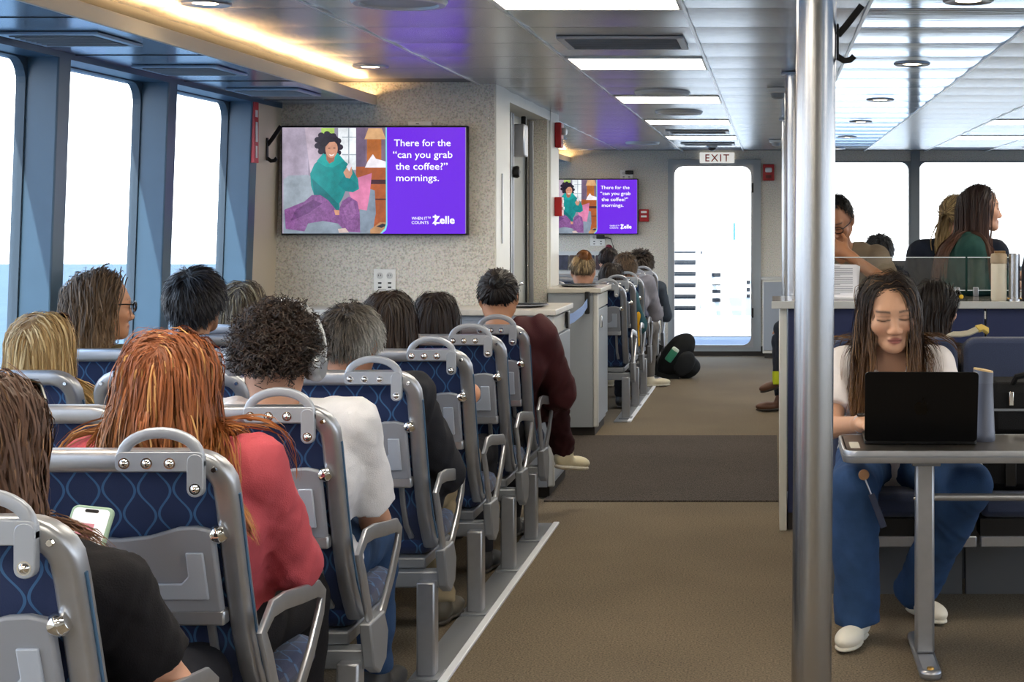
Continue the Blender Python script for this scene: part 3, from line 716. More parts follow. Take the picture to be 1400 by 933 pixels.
    shape('picture_side_table', [(430, 625), (470, 595), (500, 595), (500, 640), (430, 640)], '#b98a60'); shape('picture_remote', [(455, 612), (480, 600), (500, 606), (476, 618)], '#2f2c38')
    shape('panel_edge', [(492, 215), (503, 215), (503, 600), (497, 625), (480, 640), (470, 640), (488, 620), (494, 600)], '#7fd3e0')
    shape('purple_panel', [(497, 215), (813, 215), (813, 641), (476, 641), (494, 626), (499, 605)], '#6a22dc')
    wm = em('lettering', '#ffffff', 1.1)
    yt = -0.002 - 0.00012*(lay[0]+2)
    def txt(s, zx, zy, capz, width, bold=0.0):
        me = text_mesh(s, 1.0, 'lettering', 0.0, bold)
        xs = [v.co.x for v in me.vertices]; ys = [v.co.y for v in me.vertices]
        x0, z0 = M(zx, zy); w = width/740*sw; h = capz/425*sh
        capH = 0.69
        for v in me.vertices:
            px = (v.co.x-min(xs))/(max(xs)-min(xs))*w; v.co = (x0+px, yt, z0 + v.co.y/capH*h)
        me.materials.clear(); me.materials.append(wm)
        o = bpy.data.objects.new('lettering', me); link(o, scr)
    txt('There for the', 526, 290, 27, 228, 0.004); txt('\u201ccan you grab', 522, 337, 27, 239, 0.004); txt('the coffee?\u201d', 532, 384, 27, 210, 0.004); txt('mornings.', 535, 430, 27, 172, 0.004)
    txt('WHEN IT\u2122', 597, 585, 11.5, 76); txt('COUNTS', 597, 602, 11.5, 68)
    txt('Zelle', 680, 600, 29, 90, 0.022)
    MB().box(*[q for p in ((M(690, 0)[0], M(695.5, 0)[0]), (yt-0.0001, yt), (M(0, 607)[1], M(0, 565)[1])) for q in p]).build('logo_stroke', wm, scr, smooth=False)
    return t
tv = make_tv(); tv.location = (-2.096, 8.087, 1.616)
tag(tv, 'large wall screen with purple advert on the near bulkhead', 'television', 'advert screens')
tv2 = copy_tree(tv); tv2.location = (-1.885, 15.93, 1.555)
tag(tv2, 'smaller looking distant screen with purple advert on the far wall', 'television', 'advert screens')

# ------------------------------------------------------------------ wall fittings
def outlet(lab, x, y, z, w, h, plug=False):
    t = thing('power_outlet', lab, 'outlet', (x, y, z))
    MB().box(-w/2, w/2, -0.008, 0, -h/2, h/2).build('cover_plate', white_p, t, bevel=0.003)
    for s in (-1, 1):
        MB().lathe([(0, -0.011), (0.016, -0.011), (0.017, -0.008), (0, -0.008)], (s*w*0.22, 0, h*0.2), 16, rot3(math.pi/2)).map(lambda x, y, z: (x, -0.0105 if y > 0.0085 else -0.008, z)).build('socket', mat('outlet_grey', '#c9c9c6', 0.4), t)
        for q in (-1, 1): MB().box(s*w*0.22+q*0.006-0.0015, s*w*0.22+q*0.006+0.0015, -0.0118, -0.01, h*0.2-0.003, h*0.2+0.006).build('slot', black_p, t, smooth=False)
        for q in (0, 1): MB().box(s*w*0.22-0.009, s*w*0.22+0.009, -0.0095, -0.006, -h*0.14-q*h*0.2-0.004, -h*0.14-q*h*0.2+0.004).build('usb_port', black_p, t, smooth=False)
    if plug: MB().box(-0.01, 0.075, -0.05, -0.006, 0.01, 0.05).build('plug', black_p, t, bevel=0.006)
    return t
outlet('double outlet with charging ports under the large screen', -2.055, BK, 1.09, 0.118, 0.115)
t = outlet('white outlet with black plug above the backrests on the far wall', -1.82, FAR, 1.21, 0.16, 0.13, True)
MB().tube([(0.07, -0.03, 0.03), (0.14, -0.03, 0.01), (0.17, -0.03, -0.08), (0.12, -0.03, -0.22), (0.15, -0.03, -0.4)], 0.006, 6).build('cord', black_p, t)
outlet('white outlet with black plug at the top right of the far screen', -1.52, FAR, 1.88, 0.13, 0.11, True)
t = thing('junction_cover', 'small white box on the wall right above the large screen', 'cover', (-1.867, BK, 1.918))
MB().box(-0.062, 0.062, -0.02, 0, -0.011, 0.011).build('lid', white_p, t, bevel=0.002); MB().box(-0.02, -0.004, -0.021, -0.0195, -0.002, 0.002).build('slot', black_p, t, smooth=False)

def strobe(lab, loc, rz):
    t = thing('fire_alarm_strobe', lab, 'alarm', loc, rz)
    MB().box(-0.06, 0.06, -0.045, 0, -0.085, 0.085).build('housing', red_p, t, bevel=0.008)
    MB().box(-0.035, 0.035, -0.075, -0.043, 0.0, 0.05).build('lens', mat('strobe_lens', '#dfe3e6', 0.1), t, bevel=0.012)
    MB().box(-0.03, 0.03, -0.048, -0.044, -0.06, -0.025).build('horn_grille', mat('dark_red', '#6a0d12', 0.4), t, smooth=False)
strobe('red fire alarm with clear lens on the white door jamb', (BX+0.006, 10.42, 1.985), math.pi/2)
strobe('red fire alarm strobe on the far wall right of the exit door', (-0.04, FAR, 1.91), 0)
def pull(lab, loc, rz):
    t = thing('fire_pull_station', lab, 'alarm', loc, rz)
    MB().box(-0.05, 0.05, -0.05, 0, -0.065, 0.065).build('housing', red_p, t, bevel=0.006)
    MB().box(-0.03, 0.03, -0.058, -0.048, -0.02, 0.0).build('pull_bar', white_p, t, bevel=0.003)
    MB().box(-0.03, 0.03, -0.053, -0.049, 0.025, 0.045).build('label_plate', white_p, t, smooth=False)
pull('red pull station on the white door jamb below the red strobe', (BX+0.006, 10.40, 1.50), math.pi/2)
pull('red pull station on the far wall beside the far screen', (-1.335, FAR, 1.463), 0)
t = thing('exit_sign', 'white sign with red EXIT lettering over the far door', 'sign', (-0.575, FAR, 2.06))
MB().box(-0.18, 0.18, -0.05, 0, -0.052, 0.058).build('board', mat('exit_white', '#f0eee8', 0.4, emit='#f3efe6', estr=0.35), t, bevel=0.004)
me = text_mesh('EXIT', 0.105, 'lettering', 0.001, 0.001, 'CENTER', 1.25); me.materials.clear(); me.materials.append(mat('exit_red', '#c4302a', 0.4))
o = bpy.data.objects.new('lettering', me); o.rotation_euler = (math.pi/2, 0, 0); o.location = (0, -0.052, -0.035); link(o, t)
t = thing('warning_label', 'tall red warning sticker beside the last left window post', 'label', (-2.612, 7.735, 1.85))
MB().box(-0.001, 0.018, -0.045, 0.02, -0.155, 0.15).build('sticker', mat('sticker_red', '#c02a35', 0.4), t, smooth=False)
MB().box(-0.002, 0.0, -0.03, 0.0, -0.05, 0.05).map(lambda x, y, z: (x+0.021, y, z)).build('white_arrow', white_p, t, smooth=False)
MB().box(0.018, 0.0195, -0.03, 0.005, 0.075, 0.11).build('white_symbol', white_p, t, smooth=False); MB().box(0.018, 0.0195, -0.025, 0.0, -0.13, -0.07).build('white_arrow', white_p, t, smooth=False)
def hook(t):
    MB().box(0, 0.006, -0.012, 0.012, -0.045, 0.05).build('back_plate', black_m, t, bevel=0.003)
    MB().sweep([(0.003, 0, 0.02), (0.025, 0, 0.045), (0.06, 0, 0.09), (0.066, 0, 0.098)], rrect(-0.009, 0.009, -0.004, 0.004, 0.002, 2), up=(0, 1, 0)).build('upper_prong', black_m, t)
    MB().sweep([(0.003, 0, -0.035), (0.02, 0, -0.046), (0.036, 0, -0.044), (0.046, 0, -0.034)], rrect(-0.008, 0.008, -0.004, 0.004, 0.002, 2), up=(0, 1, 0)).build('lower_prong', black_m, t)
t = thing('coat_hook', 'black double coat hook on the wall beside the red sticker', 'hook', (-2.61, 7.93, 1.77)); hook(t)
t.scale = (1.1, 1.1, 1.25)

# ------------------------------------------------------------------ steel poles
def pole(lab, x, y, r=0.052, tilt=0.0, collar=True):
    t = thing('steel_pole', lab, 'pole', (x, y, 0), 0, 'floor to ceiling steel poles')
    t.rotation_euler = (0, tilt, 0)
    MB().lathe([(0, 0.0), (r, 0.0), (r, CEIL-0.003), (0, CEIL-0.003)], (0,0,0), 40).build('tube', steel, t)
    MB().lathe([(r, 0.0), (r+0.014, 0.0), (r+0.012, 0.012), (r+0.001, 0.018), (r-0.002, 0.0)], (0,0,0), 40).build('base_collar', mat('brass_collar', '#b89a62', 0.35, 0.8), t)
    MB().lathe([(r-0.002, CEIL-0.004), (r+0.018, CEIL-0.004), (r+0.018, CEIL-0.012), (r, CEIL-0.014), (r-0.002, CEIL-0.004)][::-1], (0,0,0), 40).build('top_collar', alu, t)
    return t
p1 = pole('thick brushed steel pole standing in the foreground', 0.100, 4.0, 0.052, 0.0075)
hk = thing('coat_hook', 'black double coat hook on the foreground steel pole', 'hook', (0.167, 4.0, 1.865)); hook(hk)
pole('brushed steel pole behind the foreground one, at the counter end', 0.112, 7.52)
pole('most distant brushed steel pole, near the smoke detectors', 0.118, 10.9)

# ------------------------------------------------------------------ cabinets along the aisle
def cabinet(lab, x0, x1, y0, y1, h, inset):
    t = thing('storage_cabinet', lab, 'cabinet', (x1, y0, 0))
    w = x1-x0; d = y1-y0
    MB().box(-w, -0.02, 0.02, d, 0.06, h-0.03).build('body', cab_grey, t, smooth=False)
    MB().box(-w+0.02, -0.03, 0.05, d-0.02, 0, 0.06).build('plinth', plinth, t, smooth=False)
    MB().box(-0.035, 0, 0, 0.035, 0.06, h-0.03).build('corner_post', cab_edge, t, bevel=0.008)
    MB().box(-0.02, -0.004, 0.04, d-0.02, 0.09, h-0.14).build('door', cab_grey, t, bevel=0.003)
    hd = [c for c in t.children if c.name.startswith('door')][0]
    MB().box(-0.006, 0.014, 0.10, 0.13, h-0.26, h-0.18).build('handle', chrome, hd, bevel=0.004)
    MB().box(-0.02, -0.004, 0.04, d-0.02, h-0.13, h-0.04).build('drawer', cab_edge, t, bevel=0.003)
    MB().box(-w, -0.036, 0.0, 0.02, 0.06, h-0.03).build('front_panel', mat('cabinet_front', '#a5abb4', 0.3, 0.3), t, smooth=False)
    return t
cabinet('pale grey cabinet at the aisle end of the near counter', -1.46, -1.10, 7.74, 8.40, 0.954, 0)
cabinet('pale grey cabinet with the strap holder, before the far seats', -1.46, -1.133, 10.0, 10.62, 0.962, 0)
t = thing('low_cabinet', 'low grey counter base running under the large screen', 'cabinet', (-2.1, 7.76, 0))
MB().box(-0.43, 0.636, 0.0, 0.38, 0, 0.924).build('body', cab_grey, t, smooth=False)
for k in range(2): MB().box(-0.42+0.53*k, 0.10+0.53*k, -0.014, 0.0, 0.1, 0.90).build('door', cab_grey, t, bevel=0.003)
w1 = MB().box(-2.58, -1.09, 7.725, 8.15, 0.926, 0.955).box(-1.465, -1.09, 8.15, 8.41, 0.926, 0.955).build('worktop', counter_top, smooth=False, bevel=0.004)
tag(w1, 'pale worktop with bright edge under the large screen', 'worktop')
w2 = MB().box(-1.465, -1.115, 9.985, 10.64, 0.934, 0.964).build('worktop', counter_top, smooth=False, bevel=0.004)
tag(w2, 'pale worktop on the cabinet before the far seats', 'worktop')
for lab, x, y, z in (('shallow metal tray on the near cabinet top', -1.30, 8.0, 0.955), ('shallow metal tray on the cabinet before the far seats', -1.30, 10.3, 0.964)):
    t = thing('shallow_tray', lab, 'tray', (x, y, z))
    MB().lathe([(0, 0), (0.10, 0), (0.125, 0.012), (0.13, 0.012), (0.105, 0.004), (0, 0.004)], (0,0,0), 28).build('dish', steel, t)
    MB().lathe([(0.127, 0.011), (0.134, 0.011), (0.134, 0.016), (0.127, 0.016)], (0,0,0), 28).build('rim', dark_alu, t)
t = thing('barrier_strap', 'blue retractable strap stretched between the two cabinets', 'strap', (0, 0, 0))
MB().sweep([(-1.094, 8.20, 0.875), (-1.10, 8.5, 0.868), (-1.15, 9.3, 0.86), (-1.20, 9.96, 0.872)], rrect(-0.028, 0.028, -0.0015, 0.0015, 0.001, 1), up=(1, 0, 0)).build('webbing', mat('blue_webbing', '#7f9cd0', 0.7, bump=0.3, bscale=400), t)
MB().box(-1.215, -1.185, 9.94, 9.985, 0.80, 0.945).build('holder', black_p, t, bevel=0.006); MB().box(-1.10, -1.085, 8.17, 8.23, 0.83, 0.92).build('end_clip', black_p, t, bevel=0.004)
t = thing('low_cabinet', 'narrow white cabinet against the far wall right of the door', 'cabinet', (-0.02, 15.72, 0))
MB().box(-0.08, 0.30, 0, 0.26, 0.05, 0.80).build('body', white_wall, t, smooth=False, bevel=0.006); MB().box(-0.095, 0.31, -0.012, 0.27, 0.80, 0.825).build('top', cab_edge, t, bevel=0.004)
MB().box(-0.06, 0.29, 0.02, 0.25, 0, 0.05).build('plinth', plinth, t, smooth=False); MB().box(-0.07, 0.29, -0.012, 0, 0.08, 0.78).build('door', cab_grey, t, bevel=0.003)
t = thing('brochure_rack', 'rack of dark brochures below the far screen', 'rack', (-1.99, 15.9, 0.90))
MB().box(-0.26, 0.30, 0.0, 0.09, -0.9, -0.05).build('stand', cab_edge, t, smooth=False)
MB().box(-0.26, 0.30, 0.03, 0.045, -0.05, 0.19).build('back', cab_edge, t, smooth=False, bevel=0.004)
for k in range(4):
    MB().obox((-0.185+0.135*k, 0.012, 0.075), (0.115, 0.012, 0.15), rot3(-0.12)).build('brochure', mat('brochure_%d' % k, ('#3a3a48', '#54423c', '#2e3a50', '#403038')[k], 0.3, var=0.5, vscale=25), t, smooth=False)

# ------------------------------------------------------------------ bar counter on the right
CT = 1.038; CF, CB = 6.9, 7.45
bc = thing('bar_counter', 'long bar counter base with navy front panel', 'counter', (0.02, CF, 0))
for k in range(4): MB().box(0.05+0.9*k, 0.94+0.9*k, 0.05, 0.08, 0.08, CT-0.03).build('front_panel', navy, bc, bevel=0.006)
MB().box(0.012, 0.045, 0.05, 0.52, 0.0, CT-0.03).build('end_panel', white_wall, bc, smooth=False, bevel=0.004)
MB().box(0.05, 3.65, 0.08, 0.46, 0.0, 0.08).build('plinth', plinth, bc, smooth=False)
MB().box(0.05, 3.65, 0.08, 0.44, 0.08, 0.11).build('floor_board', cab_grey, bc, smooth=False)
bt = thing('bar_worktop', 'dark bar top with white front edge on the right', 'worktop', (0.0, CF, CT))
MB().box(0.0, 3.68, 0.012, CB-CF, -0.028, 0.0).build('slab', mat('dark_bar_top', '#57504a', 0.18, var=0.1, vscale=60), bt, smooth=False)
MB().box(-0.004, 3.68, 0.0, 0.012, -0.030, 0.002).build('front_edge', cab_edge, bt, smooth=False, bevel=0.002)
sh = thing('acrylic_screen', 'low clear acrylic screen standing on the bar top', 'screen', (0.0, 7.40, CT))
for k in range(3):
    MB().box(0.22+0.72*k, 0.93+0.72*k, 0.0, 0.006, 0.03, 0.19).build('pane', acrylic, sh, smooth=False)
    MB().box(0.22+0.72*k, 0.93+0.72*k, -0.001, 0.007, 0.187, 0.191).build('top_edge', mat('acrylic_edge', '#dfe8ea', 0.2), sh, smooth=False)
    MB().box(0.22+0.72*k, 0.93+0.72*k, -0.001, 0.007, 0.028, 0.032).build('bottom_edge', mat('acrylic_edge', '#dfe8ea'), sh, smooth=False)
    for x in (0.26, 0.89): MB().box(x+0.72*k-0.012, x+0.72*k+0.012, -0.012, 0.018, 0.0, 0.045).build('clip', alu, sh, bevel=0.003)
t = thing('paper_stack', 'printed papers held upright on the bar top by the reading man', 'paper', (0.302, 7.30, CT))
for k in range(4):
    pg = MB().obox((0.004*k, 0.012*k, 0.080), (0.20, 0.001, 0.155), rot3(-0.12, 0.03*k, 0.05)).build('sheet', mat('paper', '#e8e8ee', 0.7), t, smooth=False)
    if k == 0:
        for q in range(16):
            L_ = 0.16 if q % 5 else 0.10
            MB().obox((0.006*0 - (0.16-L_)/2, -0.0017, 0.146-0.0085*q), (L_, 0.0004, 0.0028), rot3(-0.12, 0, 0.05)).map(lambda x, y, z: (x, y - (z-0.092)*-0.12*0 + (z-0.092)*0.1206, z)).build('text_line', mat('print_grey', '#8a8c98', 0.7), pg, smooth=False)
MB().obox((0.0, -0.02, 0.003), (0.24, 0.16, 0.006), rot3(0, 0, 0.05)).build('flat_sheets', mat('paper', '#e8e8ee'), t, smooth=False)
t = thing('travel_tumbler', 'cream travel tumbler with brown lid on the bar top', 'tumbler', (1.035, 7.02, CT))
MB().lathe([(0, 0), (0.033, 0), (0.036, 0.01), (0.036, 0.165), (0.034, 0.17), (0, 0.17)], (0,0,0), 28).build('cup', mat('cream_cup', '#ddd3bd', 0.4), t)
MB().lathe([(0, 0.17), (0.038, 0.17), (0.038, 0.20), (0.034, 0.215), (0.012, 0.218), (0, 0.218)], (0,0,0), 28).build('lid', mat('tan_lid', '#b09a7c', 0.45), t)
MB().obox((0.005, 0, 0.222), (0.05, 0.02, 0.012), rot3()).build('sip_flap', mat('brown_flap', '#8a6a42', 0.45), t, bevel=0.003)
t = thing('steel_post', 'short polished steel post on the bar top beside the cream tumbler', 'post', (1.105, 7.02, CT))
MB().lathe([(0, 0), (0.034, 0), (0.034, 0.008), (0.026, 0.01), (0.026, 0.212), (0.022, 0.216), (0, 0.216)], (0,0,0), 26).build('tube', steel, t)
for s in (-1, 1): MB().lathe([(0, 0.008), (0.006, 0.008), (0.006, 0.013), (0, 0.014)], (s*0.028, -0.012, 0), 8).build('bolt', mat('brass_bolt', '#b08a4a', 0.3, 0.9), t)
t = thing('thermos_bottle', 'dark bottle with pinkish cap at the right end of the bar top', 'bottle', (1.175, 7.02, CT))
MB().lathe([(0, 0), (0.034, 0), (0.036, 0.01), (0.036, 0.16), (0.026, 0.20), (0, 0.20)], (0,0,0), 24).build('flask', mat('dark_flask', '#2c2730', 0.35), t)
MB().lathe([(0, 0.20), (0.026, 0.20), (0.026, 0.245), (0.02, 0.25), (0, 0.25)], (0,0,0), 24).build('cap', mat('pink_cap', '#8c6068', 0.4), t)

bb_ = thing('high_bench_back', 'tall dark bench back standing beyond the bar', 'bench', (0.45, 8.95, 0))
MB().box(0, 0.62, 0, 0.09, 0.1, 1.17).build('backrest', mat('ink_fabric', '#141a26', 0.85, bump=0.4, bscale=120), bb_, bevel=0.03); MB().box(0, 0.62, 0.09, 0.55, 0.36, 0.46).build('cushion', navy_fab, bb_, bevel=0.03)
for x in (0.05, 0.57): MB().box(x-0.02, x+0.02, 0.04, 0.5, 0, 0.36).build('leg_frame', dark_alu, bb_, smooth=False)

# ------------------------------------------------------------------ booth, table and what lies on it
def booth(lab, x0, y, rz):
    t = thing('padded_bench', lab, 'bench', (x0+0.2465, y, 0), rz)
    MB().prism(rrect(-0.2435, 0.2435, 0.40, 0.954, 0.055, 5), 'y', 0.0, 0.075).build('backrest', navy_fab, t, bevel=0.018)
    MB().box(-0.2435, 0.2435, -0.49, 0.0, 0.36, 0.445).build('cushion', navy_fab, t, bevel=0.025)
    MB().box(-0.2465, 0.2465, -0.50, -0.46, 0.262, 0.30).build('front_rail', alu, t, bevel=0.004)
    MB().box(-0.2465, 0.2465, -0.49, 0.02, 0.30, 0.36).build('seat_frame', black_m, t, smooth=False)
    MB().box(-0.2465, 0.2465, -0.09, -0.06, 0.0, 0.30).build('base_panel', mat('booth_base', '#56585c', 0.5), t, smooth=False)
    return t
booth('navy booth seat under the woman with the laptop', 0.22, 5.86, 0)
booth('navy booth seat holding black luggage beside the woman', 0.727, 5.86, 0)
booth('navy booth seat turned away behind the laptop woman', 0.22, 5.96, math.pi)
booth('navy booth seat turned away behind the luggage seat', 0.727, 5.96, math.pi)
t = thing('booth_table', 'narrow dark table with aluminium edge under the laptop', 'table', (0, 0, 0))
TZ = 0.691
tp = MB().prism(rrect(0.232, 1.50, 4.748, 5.10, 0.035, 5), 'z', TZ-0.028, TZ).build('tabletop', table_m, t)
out = rrect(0.2235, 1.51, 4.74, 5.108, 0.04, 6)
MB().sweep([(x, y, TZ-0.017) for x, y in out], rrect(-0.005, 0.005, -0.021, 0.0185, 0.004, 2), closed=True).build('edge_band', alu, t)
MB().sweep([(x, y, TZ-0.017) for x, y in rrect(0.2215, 1.512, 4.738, 5.11, 0.042, 6)], rrect(-0.004, 0.004, -0.003, 0.003, 0.001, 1), closed=True).build('edge_groove', dark_alu, t)
for k, x in enumerate((0.484, 1.30)):
    MB().box(x-0.03, x+0.03, 4.865, 4.915, 0.03, TZ-0.045).build('leg', alu, t, bevel=0.008)
    MB().box(x-0.045, x+0.045, 4.82, 4.96, TZ-0.06, TZ-0.03).build('mount_plate', dark_alu, t, bevel=0.003)
    MB().prism(rrect(x-0.034, x+0.034, 4.67, 5.15, 0.033, 5), 'z', 0, 0.03).build('foot', alu, t, bevel=0.01)
    MB().lathe([(0, 0), (0.012, 0), (0.01, 0.006), (0, 0.008)], (x, 4.70, 0.03), 12).build('foot_cap', mat('brass_bolt', '#b08a4a'), t)
    MB().lathe([(0, 0), (0.007, 0), (0.006, 0.005), (0, 0.006)], (x-0.03, 4.885, 0.52), 10, rot3(0, -math.pi/2)).build('bolt', chrome, t)
MB().tube([(0.51, 4.89, 0.522), (1.28, 4.89, 0.522)], 0.012, 12).build('cross_bar', alu, t)
MB().box(0.245, 0.275, 4.80, 4.93, TZ, TZ+0.0008).build('sticker', mat('pale_sticker', '#c8c4b8', 0.5), t, smooth=False)

lp = thing('laptop', 'open black laptop with faint logo on the booth table', 'laptop', (0.470, 4.868, TZ), math.radians(-1.5))
lap_m = mat('black_laptop', '#141416', 0.32, 0.6)
MB().prism(rrect(-0.178, 0.178, 0.0, 0.245, 0.012, 4), 'z', 0.002, 0.014).build('base', lap_m, lp, bevel=0.002)
lid = MB().prism(rrect(-0.178, 0.178, 0.004, 0.236, 0.012, 4), 'y', -0.003, 0.003).build('lid', lap_m, lp, bevel=0.0015)
lid.rotation_euler = (math.radians(14), 0, 0); lid.location = (0, 0.004, 0.008)
scr_m = mat('laptop_display', '#0b0b0d', 0.2, emit='#b8c4d8', estr=0.5)
MB().box(-0.17, 0.17, 0.0032, 0.0036, 0.012, 0.228).build('display', scr_m, lid, smooth=False)
apl = [(0.0, 0.016), (0.008, 0.021), (0.016, 0.019), (0.021, 0.012), (0.017, 0.006), (0.016, -0.001), (0.022, -0.009), (0.016, -0.020), (0.009, -0.025), (0.0, -0.022), (-0.009, -0.025), (-0.016, -0.020), (-0.022, -0.008), (-0.023, 0.006), (-0.018, 0.017), (-0.008, 0.021)]
logo_m = mat('gloss_black_logo', '#060607', 0.08, 0.3)
MB().prism([(x, 0.118+z) for x, z in apl], 'y', -0.0036, -0.0028).build('logo', logo_m, lid, smooth=False)
MB().prism([(0.0, 0.143), (0.004, 0.152), (0.011, 0.156), (0.008, 0.147)], 'y', -0.0036, -0.0028).build('logo_leaf', logo_m, lid, smooth=False)
MB().box(-0.15, 0.15, 0.05, 0.13, 0.0142, 0.0155).build('keyboard', black_p, lp, smooth=False)
t = thing('water_bottle', 'tall slate grey bottle with slanted tan lid beside the laptop', 'bottle', (0.682, 4.965, TZ))
MB().lathe([(0, 0), (0.036, 0), (0.038, 0.006), (0.0375, 0.03), (0.0365, 0.032), (0.031, 0.19), (0, 0.19)], (0,0,0), 30).build('flask', mat('slate_flask', '#5c606e', 0.4, 0.2, bump=0.05, bscale=300), t)
MB().lathe([(0, 0.188), (0.032, 0.188), (0.032, 0.226), (0, 0.226)], (0,0,0), 30).map(lambda x, y, z: (x, y, z - (x*0.18 if z > 0.2 else 0))).build('collar', mat('slate_collar', '#666a78', 0.4, 0.2), t)
MB().lathe([(0, 0.2265), (0.032, 0.2265), (0.031, 0.231), (0, 0.232)], (0,0,0), 30).map(lambda x, y, z: (x, y, z - x*0.18)).build('lid', mat('tan_wood_lid', '#c4a26c', 0.5), t)
MB().sweep([(-0.03, 0, 0.20), (-0.044, 0, 0.205), (-0.044, 0, 0.185), (-0.032, 0, 0.178)], rrect(-0.007, 0.007, -0.003, 0.003, 0.001, 1), up=(0, 1, 0)).build('carry_loop', mat('slate_collar', '#666a78'), t)
# ------------------------------------------------------------------ distance field modelling for soft bodies
V = lambda *a: np.array(a, dtype=float)
def unit(v): v = np.asarray(v, float); return v / (np.linalg.norm(v) + 1e-12)
def np_mesh(name, verts, faces, m, cols=None, smooth=True):
    me = bpy.data.meshes.new(name); faces = np.asarray(faces); k = faces.shape[1]
    me.vertices.add(len(verts)); me.vertices.foreach_set('co', np.asarray(verts, np.float32).ravel())
    me.loops.add(faces.size); me.loops.foreach_set('vertex_index', faces.astype(np.int32).ravel())
    me.polygons.add(len(faces)); me.polygons.foreach_set('loop_start', np.arange(0, faces.size, k, dtype=np.int32))
    me.polygons.foreach_set('loop_total', np.full(len(faces), k, np.int32))
    me.update(calc_edges=True); me.materials.append(m)
    if smooth: me.shade_smooth()
    if cols is not None:
        a = me.color_attributes.new('Col', 'FLOAT_COLOR', 'POINT')
        c4 = np.ones((len(verts), 4), np.float32); c4[:, :3] = cols; a.data.foreach_set('color', c4.ravel())
    return me
class SDF:
    def __init__(s, lo, hi, h):
        s.lo = np.asarray(lo, float); s.h = h
        s.n = np.maximum(4, np.ceil((np.asarray(hi, float) - s.lo) / h).astype(int) + 1)
        s.d = np.full(s.n, 0.25, np.float32)
        s.ax = [s.lo[i] + h*np.arange(s.n[i]) for i in range(3)]
    def put(s, lo, hi, fn, k=0.02, sub=False):
        m = k + 2.5*s.h
        i0 = np.maximum(0, np.floor((np.asarray(lo) - m - s.lo)/s.h).astype(int)); i1 = np.minimum(s.n, np.ceil((np.asarray(hi) + m - s.lo)/s.h).astype(int) + 1)
        if np.any(i1 <= i0): return
        sl = tuple(slice(a, b) for a, b in zip(i0, i1))
        X = s.ax[0][sl[0]][:, None, None]; Y = s.ax[1][sl[1]][None, :, None]; Z = s.ax[2][sl[2]][None, None, :]
        b = fn(X, Y, Z).astype(np.float32); a = s.d[sl]
        if sub:
            b = -b; hh = np.maximum(k - np.abs(a-b), 0)/k; s.d[sl] = np.maximum(a, b) + hh*hh*k*0.25
        else:
            hh = np.maximum(k - np.abs(a-b), 0)/k; s.d[sl] = np.minimum(a, b) - hh*hh*k*0.25
    def cone(s, a, b, ra, rb=None, k=0.02, sub=False):
        a = np.asarray(a, float); b = np.asarray(b, float); rb = ra if rb is None else rb
        ba = b - a; L2 = max(ba @ ba, 1e-9); R = max(ra, rb)
        def fn(X, Y, Z):
            t = np.clip(((X-a[0])*ba[0] + (Y-a[1])*ba[1] + (Z-a[2])*ba[2])/L2, 0, 1)
            return np.sqrt((X-a[0]-t*ba[0])**2 + (Y-a[1]-t*ba[1])**2 + (Z-a[2]-t*ba[2])**2) - (ra + (rb-ra)*t)
        s.put(np.minimum(a, b)-R, np.maximum(a, b)+R, fn, k, sub)
    def ell(s, c, r, k=0.02, R=None, sub=False):
        c = np.asarray(c, float); r = np.asarray(r, float); M = np.eye(3) if R is None else np.asarray(R)
        ext = np.sqrt(((M*r[None, :])**2).sum(1))
        def fn(X, Y, Z):
            x, y, z = X-c[0], Y-c[1], Z-c[2]
            q = [M[0, i]*x + M[1, i]*y + M[2, i]*z for i in range(3)]
            k0 = np.sqrt(sum((q[i]/r[i])**2 for i in range(3))); k1 = np.sqrt(sum((q[i]/r[i]**2)**2 for i in range(3)))
            return k0*(k0-1)/np.maximum(k1, 1e-6)
        s.put(c-ext, c+ext, fn, k, sub)
    def cutcyl(s, p, d, R, L):
        p = np.asarray(p, float); d = unit(d)
        def fn(X, Y, Z):
            t = (X-p[0])*d[0] + (Y-p[1])*d[1] + (Z-p[2])*d[2]
            rr = np.sqrt(np.maximum((X-p[0])**2 + (Y-p[1])**2 + (Z-p[2])**2 - t*t, 0))
            return np.maximum(np.maximum(-t, t-L), rr - R)
        q = p + d*L
        s.put(np.minimum(p, q)-R, np.maximum(p, q)+R, fn, 0.008, True)
    def halfspace(s, p, nrm):
        p = np.asarray(p, float); nrm = unit(nrm)
        X = s.ax[0][:, None, None]; Y = s.ax[1][None, :, None]; Z = s.ax[2][None, None, :]
        s.d = np.maximum(s.d, ((X-p[0])*nrm[0] + (Y-p[1])*nrm[1] + (Z-p[2])*nrm[2]).astype(np.float32))
    def folds(s, amp, f, seed=0, stretch=(1, 1, 1)):
        r = np.random.RandomState(seed)
        X = s.ax[0][:, None, None]; Y = s.ax[1][None, :, None]; Z = s.ax[2][None, None, :]
        acc = 0
        for i in range(5):
            w = r.normal(size=3)*f*(0.6+0.35*i)*np.asarray(stretch); ph = r.rand()*6.28
            acc = acc + np.sin(w[0]*X + w[1]*Y + w[2]*Z + ph + 1.3*np.sin(0.7*w[1]*X - 0.6*w[0]*Z + 2*ph))/(1+0.4*i)
        near = np.abs(s.d) < 0.05
        s.d = np.where(near, s.d + (amp*acc/2.2).astype(np.float32), s.d)
